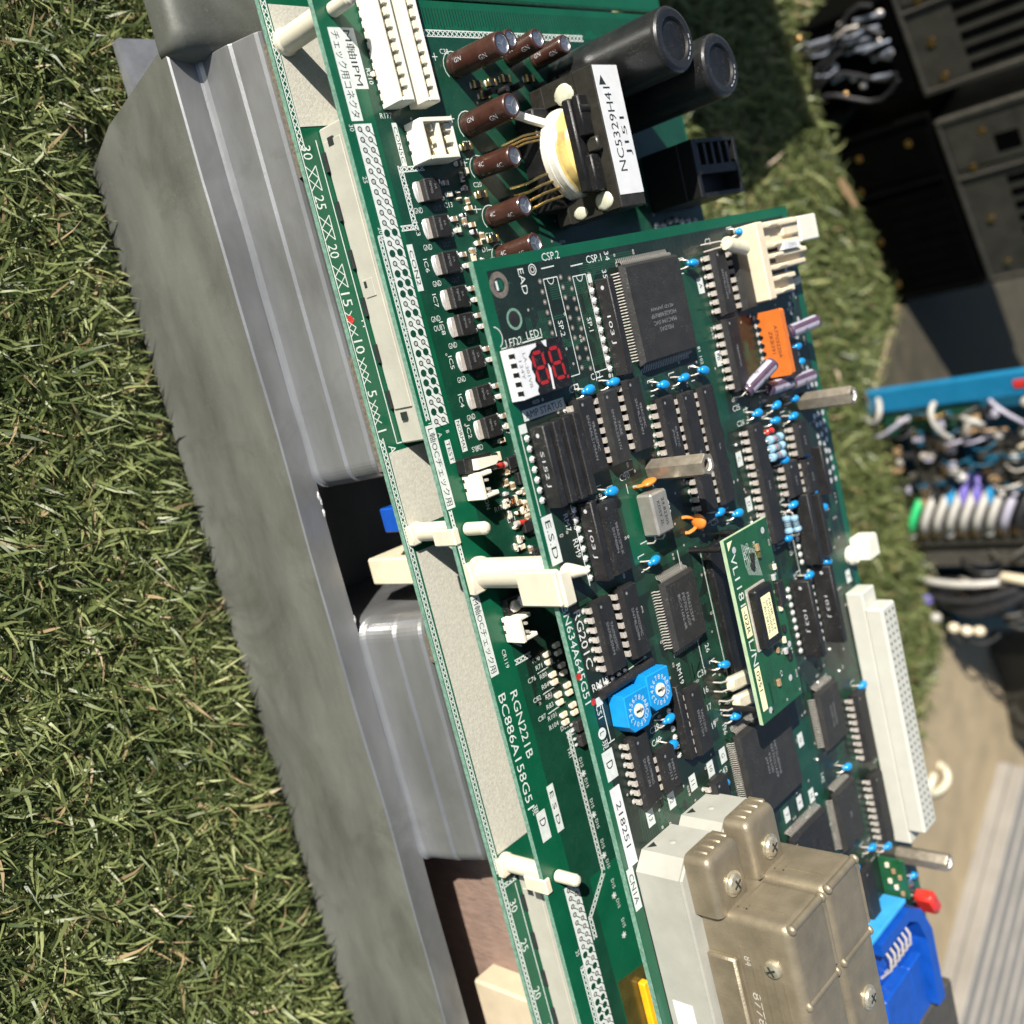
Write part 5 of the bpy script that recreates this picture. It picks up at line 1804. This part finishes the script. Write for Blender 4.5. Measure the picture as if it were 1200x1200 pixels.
# --- the two shielded cable plugs in their grey housings
for k in range(2):
    oy = 18.1 * k
    hs = MB()
    P = [(135.0, 8.3), (139.0, 4.3), (XE - 6, 4.3), (XE - 6, 21.6), (135.0, 21.6)]
    hs.prism([(x, y + oy) for x, y in P], ZC + .1, ZC + 13.4, 'house_grey')
    P2 = [(135.6, 8.7), (139.3, 4.9), (XE - 7, 4.9), (XE - 7, 21.2), (135.6, 21.2)]
    hs.prism([(x, y + oy) for x, y in P2], ZC + 13.4, ZC + 14.2, 'house_grey')
    hso = hs.build('plug_housing', unit)
    mk = MB()
    mk.add([(135.0 - .02, 9.4 + oy, ZC + 1.0), (135.0 - .02, 12.4 + oy, ZC + 1.0), (135.0 - .02, 10.9 + oy, ZC + 3.2)], [(0, 2, 1)], 'ink')
    mk.ball((135.0, 14 + oy, ZC + 6), (.3, 1.0, 1.0), 'house_grey', 10, 6)
    mk.build('pin_one_mark', hso)
    if k == 0:
        s = MB()
        s.box(175.6, 190, 4.12, 4.28, ZC + 2.0, ZC + 8.2, 'label')
        s.build('square_sticker', hso)
    he = MB()
    zb = ZC + 14.3
    # ear with the jack screw
    ear = MB()
    def slab(x0, x1, y0, y1, z, ins, rc):
        """plan outline with two rounded corners at its -x end."""
        x0, y0, y1 = x0 + ins, y0 + ins * .85 + oy, y1 - ins * .6 + oy
        out = [(x0 + rc + rc * math.cos(t), y0 + rc + rc * math.sin(t), z) for t in np.linspace(math.pi, 1.5 * math.pi, 6)]
        out += [(x1, y0, z), (x1, y1, z)]
        out += [(x0 + rc + rc * math.cos(t), y1 - rc + rc * math.sin(t), z) for t in np.linspace(.5 * math.pi, math.pi, 6)]
        return out

    loft(ear, [slab(133.4, 149.2, 6.8, 20.2, zb, 0, 2.0)] + [slab(133.4, 149.2, 6.8, 20.2, zb + 5.6 + 2.0 * math.sin(t), 2.0 * (1 - math.cos(t)), 2.0) for t in np.linspace(0, math.pi / 2, 6)], 'shell', smooth=True)
    for j in range(4):
        ear.box(132.9, 133.9, 9.4 + 2.9 * j + oy, 10.9 + 2.9 * j + oy, zb + .6, zb + 5.6, 'shell', .35)
    # main hood
    loft(ear, [slab(148.6, XE - 8, 8.8, 25.9, zb - .02, 0, 2.2)] + [slab(148.6, XE - 8, 8.8, 25.9, zb + 22.4 + 2.6 * math.sin(t), 2.6 * (1 - math.cos(t)), 2.2) for t in np.linspace(0, math.pi / 2, 7)], 'shell', smooth=True)
    ear.box(160, XE - 9, 7.0 + oy, 9.2 + oy, zb, zb + 8.5, 'shell', .6)
    hood = ear.build('cable_plug', unit)
    rg = MB()
    for x in (149.8, 170.2):
        rg.cyl((x, 9.9 + oy, zb + 24.4), (x, 25.6 + oy, zb + 24.4), 1.05, n=10, mt='shell')
        for yy in (10.4, 25.0):
            rg.ball((x, yy + oy, zb + 24.5), (1.35, .9, 1.35), 'shell', 10, 8)
    rg.cyl((149.8, 25.4 + oy, zb + 24.3), (168, 25.4 + oy, zb + 24.3), .9, n=8, mt='shell')
    rg.build('edge_ribs', hood)
    mk = MB()
    bx = ((1, 0, 0), (0, 0, 1))
    mk.text('84', (160.6, 8.76 + oy, zb + 11.2), 2.0, 'tin', basis=bx)  # flat figures in bright tin imitate glints on raised lettering
    mk.text('8778', (174.0, 8.76 + oy, zb + 11.4), 2.2, 'tin', 0, 9.5, basis=bx)
    for j in range(5):
        mk.box(156.5 + 1.8 * j, 190, 8.55 + oy, 8.78 + oy, zb + 9.4 + 2.7 * j - .12, zb + 9.4 + 2.7 * j + .12, 'shell')
    mk.box(189.6, 190.1, 8.5 + oy, 8.78 + oy, zb + 9.3, zb + 20.2, 'shell')
    # raised outline on the end face
    for a, b_ in (((12.5, 9), (24.6, 9)), ((12.5, 9), (12.5, 11.4)), ((14, 11.4), (14, 21)), ((12.5, 11.4), (14, 11.4))):
        y0, y1 = sorted((a[0], b_[0]))
        z0, z1 = sorted((a[1], b_[1]))
        mk.box(148.38, 148.62, y0 - .12 + oy, y1 + .12 + oy, zb + z0 - .12, zb + z1 + .12, 'shell')
    mk.build('embossing', hood)
    for p, ax, r in (((143.4, 14.2 + oy, zb + 7.6), 'z', 2.6), ((160.5, 8.8 + oy, zb + 18.4), 'y', 2.3), ((184.5, 17.5 + oy, zb + 25.0), 'z', 2.5), ((196, 8.8 + oy, zb + 18.4), 'y', 2.3)):
        sc = MB()
        sc.lathe([(r, 0, ''), (r, .6, 'screw'), (r * .9, 1.15, 'screw'), (r * .55, 1.5, 'screw'), (.01, 1.6, 'screw')], 20)
        for a in (0, 90):
            t = math.radians(a + 25)
            dx, dy = math.cos(t), math.sin(t)
            V = [(dx * s * r * .6 - dy * w * .28, dy * s * r * .6 + dx * w * .28, 1.62 + a * 1e-4) for s, w in ((-1, -1), (1, -1), (1, 1), (-1, 1))]
            sc.add(V, [(0, 1, 2, 3)], 'ink')
        if ax == 'z':
            sc.lathe([(r * 1.25, 0.02, ''), (r * 1.25, .5, 'screw'), (r * .9, .55, 'screw')], 20)
        o = place(sc.mesh('hood_screw'), 'hood_screw', hood, p)
        if ax == 'y':
            o.rotation_euler = (math.radians(90), 0, 0)

# --- far corner of the control board: blue socket, small upright board, red film capacitor
bs = MB()
X0, Y0 = 214.0, 94.0
zc = ZC
bs.box(X0, X0 + 1.6, Y0 - 4, Y0 + 25, zc + .1, zc + 8.2, 'sky_blue', .3)
P = [(X0 + 2.2, Y0 - 2), (X0 + 46, Y0 - 2), (X0 + 46, Y0 + 38), (X0 + 18, Y0 + 38), (X0 + 7, Y0 + 33), (X0 + 2.2, Y0 + 25)]
bs.prism(P, zc + .1, zc + 3.4, 'deep_blue')
# raised octagonal collar
oc_ = [(X0 + 3, Y0 + 2), (X0 + 3, Y0 + 24), (X0 + 7.5, Y0 + 31.5), (X0 + 18, Y0 + 36.5), (X0 + 45, Y0 + 36.5)]
ic_ = [(X0 + 7, Y0 + 2), (X0 + 7, Y0 + 22.5), (X0 + 10.5, Y0 + 28), (X0 + 19, Y0 + 31.5), (X0 + 45, Y0 + 31.5)]
for i in range(4):
    bs.prism([oc_[i], ic_[i], ic_[i + 1], oc_[i + 1]], zc + 3.4, zc + 9.4, 'deep_blue')
bs.box(X0 + 22, X0 + 45, Y0 - 1, Y0 + 18, zc + 3.4, zc + 8.6, 'deep_blue', .6)
bs.box(X0 + 24, X0 + 45, Y0 + 20, Y0 + 30, zc + 3.4, zc + 7.0, 'deep_blue', .6)
bso = bs.build('blue_socket', unit)
for i in range(6):
    y = Y0 + 8 + i * 3.0
    MB().tube([(X0 + 9, y, zc + 3.3), (X0 + 9.4, y, zc + 6.6), (X0 + 12, y, zc + 8.2), (X0 + 16, y, zc + 7.8), (X0 + 20.5, y, zc + 3.4)], .48, 'tin', 6).build('spring_contact', bso)
MB().box(X0 + 47, XE + 14, 92, 143, ZC - 6, ZC + 6.0, 'rubber_grey', .6).build('end_cover', unit)
ub = MB().box(201, 215, 120.2, 121.4, zc + .2, zc + 9, 'mask_d')
ubo = ub.build('upright_board', unit)
for i in range(6):
    MB().box(-.8, .8, -.9, 0, -.6, .6, random.choice(('solder', 'smd_cream', 'smd_brown')), .1).build('surface_part', ubo, (203 + i * 2.0, 120.15, zc + 3.4 + (i % 3) * 1.9))
rc = MB().box(-4.4, 4.4, -2.4, 2.4, 2.4, 9.6, 'cap_red', 1.0)
rc.tube([(-2, 0, 0), (-2, 0, 2.6)], .3, 'tin').tube([(2, 0, 0), (2, 0, 2.6)], .3, 'tin')
rc.build('film_capacitor', unit, (226.5, 137.0, ZC), 25)
MB().box(-2.6, 2.6, -2, 2, .1, 4.6, 'din_white', .4).build('edge_clip', unit, (231, 143, ZC))
MB().cyl((-3, 0, 1.4), (3, 0, 1.4), 1.3, mt='alu', n=12).build('glass_diode', unit, (219, 133.6, ZC), 70)
# scattered solder points between the parts
for i in range(70):
    x, y = random.uniform(-4, 200), random.uniform(84, 140)
    if 133 < y or (52 < y < 83) or (110 < x < 203 and y > 130) or (64 < x < 122 and y < 76):
        continue
    MB().ball((0, 0, .25), (.55, .55, .5), 'solder', 8, 5).build('solder_joint', control_b, (x, y, ZC + .02))

# ------------------------------------------------------------------ things behind, on the turf and the paving
def housing(name, label, loc, rot, w, dp, h, group=None, mt='housing_dark', open_front=False):
    """amplifier case: front face looks along -y of its own frame, origin at its front left foot."""
    root = thing(name, label, 'amplifier case', loc, rot, group or 'dark amplifier cases standing about the turf')
    bd = MB().box(0, w, 0, dp, 0, h, mt, 1.5)
    if not open_front:
        bd.box(2, w - 2, -1.6, 0, 2, h - 2, mt, .8)
        bd.box(w * .02, w * .30, -2.2, -1.5, 4, h - 4, mt, .5)
    bd.build('case', root)
    if not open_front:
        k = 0
        x = w * .40
        while x < w - 8:
            MB().box(x, x + 4.6, -1.9, -1.55, h * .30, h * .92, 'housing_shaded').build('vent_slot', root)
            x += 8.4
        MB().box(w * .34, w * .345 + 1.2, -3.0, -1.5, 3, h - 3, mt, .4).build('rib', root)
        MB().box(.5, w - .5, -3.2, -1.5, .6, 3.6, mt, .8).build('foot_rail', root)
        MB().box(-.4, 3.4, -3.2, -1.5, .6, h, mt, .8).build('corner_rail', root)
        MB().box(w - 3.4, w + .4, -3.2, -1.5, .6, h, mt, .8).build('corner_rail', root)
        for x, zz in ((w * .12, h * .25), (w * .12, h * .75), (w * .30, h * .14), (w * .62, h * .14), (w * .9, h * .15)):
            MB().lathe([(2.4, 0, ''), (2.2, .9, 'brass'), (.01, 1.2, 'brass')], 12, Matrix.Rotation(math.radians(90), 3, 'X')).build('screw', root, (x, -1.6, zz))
        for zz in (.30, .58):
            MB().box(w * .16, w * .26, -2.35, -2.15, h * zz, h * (zz + .14), 'housing_shaded').build('port_opening', root)
    return root


R20 = 24
ux, uy = math.cos(math.radians(R20)), math.sin(math.radians(R20))
p0 = (-127.0, 434.0)


def along(u, v=0):
    return (p0[0] + ux * u - uy * v, p0[1] + uy * u + ux * v)


x, y = along(0)
r1 = housing('amplifier_case', 'open amplifier case with shade put into its black colour, silver leads and brass studs showing', (x, y, 0), R20, 56, 62, 62, None, 'housing_shaded', True)
for i in range(3):
    MB().box(1 + i * 26, 3 + i * 26, -.8, -.1, 3, 60, 'housing_shaded').build('front_bar', r1)
for i, (u, zz, L, az) in enumerate(((9, 12, 16, 5), (14, 14, 14, 5), (16, 30, 18, 6), (21, 31, 17, 5), (6, 42, 16, 8), (12, 40, 14, 8), (30, 44, 12, -8), (34, 18, 9, -12), (28, 10, 10, 4), (40, 40, 11, 4))):
    MB().cyl((u, -3, zz), (u + L * math.sin(math.radians(az)), -3 - random.uniform(0, 2), zz + L), 1.3, n=10, mt='wire_silver').build('silver_lead', r1)
for i, (u, zz) in enumerate(((4, 8), (30, 14), (26, 22), (22, 50), (30, 54), (42, 34), (6, 34), (8, 56), (44, 22), (36, 30))):
    MB().ball((u, -2.4, zz), (2.3, 1.6, 2.3), random.choice(('brass', 'gold', 'tin')), 10, 8).build('stud', r1)
for i in range(5):
    pts = [(6 + i * 10 + 7 * math.sin(k * .8 + i), -5 - 1.5 * math.sin(k), 6 + k * 7) for k in range(8)]
    MB().tube(pts, 1.2, 'wire_black', 8).build('black_cable', r1)
for i in range(7):
    u, zz = random.uniform(4, 46), random.uniform(6, 44)
    q = random.uniform(-9, 9)
    pts = [(u, -4, zz), (u + q * .5, -6.5, zz + 5), (u + q, -6.5, zz + 11), (u + q * .6, -4, zz + 16)]
    MB().tube(pts, .8, random.choice(('wire_silver', 'tin', 'wire_silver', 'rubber_grey')), 8).build('thin_wire', r1)
x, y = along(70)
housing('amplifier_case', 'vented amplifier case, shade put into its black colour, standing on the turf beside the open black one', (x, y, 0), R20, 114, 62, 62, None, 'housing_shaded')
x, y = along(-12, 2)
housing('amplifier_case', 'dark grey vented amplifier case stacked over the open black one', (x, y, 62.5), R20, 73, 60, 96)
x, y = along(77, 2)
housing('amplifier_case', 'dark grey vented amplifier case stacked over the closed black one', (x, y, 62.5), R20, 108, 60, 96)
# unseen case added out of frame to cast shade on the turf
housing('amplifier_case', 'unseen added case out of frame, shading the turf', (-306, 166, 0), 18, 92, 98, 136)
lf = MB().prism([(0, 0), (9, -3), (22, -1), (27, 4), (12, 6), (2, 4)], 12, 12.8, 'smd_brown')
tag(lf.build('dry_leaf', None, (-40, 440, 0), 40), 'curled dry brown leaf on the turf beside the black cases', 'leaf')

# blue rack with connectors and cables
rk = thing('blue_rack', 'bright blue metal rack full of connectors and cables at the edge of the turf', 'rack', (89, 438, 0), 13)
MB().box(0, 15, 0, 5, 0, 175, 'chassis_blue', .8).build('side_panel', rk)
MB().box(15.2, 190, 20, 44, 0, 170, 'teal_dark', 1).build('back_case', rk)
MB().box(15.2, 188, 6, 19.8, 0, 8, 'wire_black', .5).build('base_bar', rk)
MB().box(5, 9.5, -1.0, -.1, 92, 101, 'cap_red', .2).build('red_badge', rk)
MB().box(32, 70, 5, 19.5, 20, 46, 'housing_dark', 1).build('connector_block', rk)
MB().box(50, 72, 3, 19.5, 60, 130, 'housing_dark', 1).build('connector_block', rk)
MB().box(104, 113, 1, 19.5, 8.5, 170, 'housing_dark', 1).build('divider', rk)
MB().box(116, 130, 4, 19.5, 8.5, 120, 'rubber_grey', 1).build('connector_block', rk)
MB().box(142, 160, 2, 19.5, 8.5, 90, 'wire_black', 1).build('connector_block', rk)


def bez(P_, n=16):
    P_ = [Vector(p) for p in P_]
    return [P_[0] * (1 - t) ** 3 + P_[1] * 3 * t * (1 - t) ** 2 + P_[2] * 3 * t * t * (1 - t) + P_[3] * t ** 3 for t in (k / n for k in range(n + 1))]


cols = ['wire_green', 'wire_white', 'wire_white', 'wire_white', 'wire_white', 'wire_white', 'wire_white', 'strip_grey', 'wire_black', 'wire_black', 'wire_black', 'wire_yellow', 'wire_white', 'wire_white', 'wire_white', 'wire_white', 'strip_grey', 'wire_black']
for i, c in enumerate(cols):
    zz = 11 + i * 8.2
    MB().tube(bez([(101, 2, zz - 4), (96, -6, zz - 1), (86, -7, zz + 3), (77, 6, zz + 8)], 10), 2.7, c, 12).build('cable', rk)
    MB().cyl((99, 1, zz - 4), (104, 1, zz - 5), 2.9, n=12, mt='brass' if i % 3 else 'wire_white').build('ferrule', rk)
for i, c in enumerate(('smd_brown', 'wire_black', 'wire_blue', 'wire_violet', 'wire_violet', 'wire_blue')):
    zz = 18 + i * 8.2
    MB().tube(bez([(88, 6, zz), (80, 0, zz + 2), (74, 2, zz + 4), (68, 12, zz + 4)], 8), 2.6, c, 10).build('cable', rk)
for u, zz, c in ((38, 76, 'tin'), (38, 91, 'tin'), (60, 44, 'wire_white'), (64, 48, 'solder'), (48, 88, 'cream'), (54, 82, 'wire_white'), (58, 92, 'wire_white'), (28, 104, 'solder'), (34, 98, 'solder'), (62, 118, 'brass'), (20, 96, 'tin')):
    MB().ball((u, 1.5, zz), (3.6, 2.8, 3.8), c, 12, 8).build('terminal', rk)
MB().box(12, 26, -9, -1, 104, 175, 'ivory', 2.5).build('cream_plug', rk)
MB().box(27, 38, -3, 3, 108, 170, 'wire_black', 1).build('ribbon_plug', rk)
loops = [[(16, -2, 2), (22, -14, 10), (8, -18, 22), (4, -4, 14)], [(12, -2, 46), (14, -12, 44), (26, -12, 46), (36, -2, 50)], [(24, 0, 58), (20, -12, 66), (24, -12, 74), (30, -2, 70)], [(14, -3, 78), (18, -10, 84), (26, -8, 92), (32, -2, 94)],
         [(26, -3, 4), (32, -10, 8), (20, -12, 20), (18, -4, 30)]]
for i, L in enumerate(loops):
    MB().tube(bez(L), 1.7 if i < 3 else 1.2, ('wire_white', 'wire_white', 'wire_white', 'strip_grey', 'strip_grey')[i], 10).build('cable', rk)
MB().box(18, 32, 2, 19, 10, 64, 'mask_mid', .6).build('small_board', rk)
for i, (P_, c, r) in enumerate((([(136, -2, 8), (134, -10, 22), (136, -10, 40), (138, -2, 54)], 'wire_white', 2.4), ([(134, -2, 58), (132, -10, 74), (136, -10, 90), (140, -2, 98)], 'cream', 3.0),
                                ([(148, -2, 10), (150, -12, 30), (146, -12, 50), (140, -2, 70)], 'wire_black', 3), ([(154, -2, 16), (160, -12, 34), (152, -12, 56), (142, -2, 74)], 'wire_black', 3))):
    MB().tube(bez(P_), r, c, 12).build('cable', rk)
for i, (u, zz, c) in enumerate(((164, 4, 'wire_white'), (172, 14, 'cream'), (174, 30, 'cream'), (150, 2, 'wire_violet'), (174, 22, 'smd_cream'))):
    MB().ball((u, -4, zz + 4), (3.6, 3.4, 3.8), c, 12, 8).build('terminal', rk)

for i in range(130):
    u, zz = random.uniform(17, 74), random.uniform(6, 165)
    c = random.choice(('tin', 'brass', 'wire_black', 'wire_black', 'rubber_grey', 'teal_dark', 'smd_brown', 'teal_dark', 'strip_grey'))
    if i % 3:
        MB().box(u, u + random.uniform(2, 5), 0, 5, zz, zz + random.uniform(2, 9), c, .4).build('terminal', rk)
    else:
        MB().tube(bez([(u, 4, zz), (u + random.uniform(-6, 6), -6, zz + 6), (u + random.uniform(-6, 6), -7, zz + 14), (u + random.uniform(-5, 5), 4, zz + 20)], 8), random.uniform(.5, .9), c, 8).build('wire', rk)
for i in range(40):
    u, zz = random.uniform(114, 186), random.uniform(4, 150)
    c = random.choice(('tin', 'brass', 'wire_black', 'rubber_grey', 'rubber_grey', 'wire_black'))
    MB().tube(bez([(u, 4, zz), (u + random.uniform(-8, 8), -7, zz + 8), (u + random.uniform(-8, 8), -7, zz + 18), (u + random.uniform(-5, 5), 4, zz + 26)], 8), random.uniform(.7, 1.3), c, 8).build('wire', rk)

# low dark block lying on the paving
bk = MB()
P = [(0, 0), (14, -6), (44, 2), (96, -4), (120, 30), (104, 120), (20, 130), (-6, 60)]
bk.prism([(x * .9, y) for x, y in P], 0, 34, 'housing_dark')
tag(bk.build('dark_block', None, (296, 556, 5.2), 8), 'dark block lying on the tan paving behind the blue rack', 'rubber block')

# ribbed aluminium extrusion
ex = thing('ribbed_extrusion', 'pale ribbed aluminium extrusion lying on the tan paving', 'extrusion', (388, 528, 5), 0)
ang = math.atan2(404.6 - 524.3, 456.2 - 390.0)
ex.rotation_euler = (0, 0, ang)
MB().box(-6, 420, 0, 150, 0, 9, 'extrusion', .6).build('base', ex)
for i in range(9):
    MB().box(-6, 420, 1 + i * 17, 14 + i * 17, 9, 20, 'extrusion', 1.2).build('rib', ex)
wl = MB()
pts = [(347 + 8 * math.cos(a), 430 + 14 * math.sin(a), 8.0 + 2 * math.sin(2 * a)) for a in np.linspace(-2.6, 2.2, 22)]
wl.tube(pts, 2.2, 'film_cap', 10)
tag(wl.build('white_cable'), 'loop of white cable lying on the tan paving near the ribbed extrusion', 'cable')
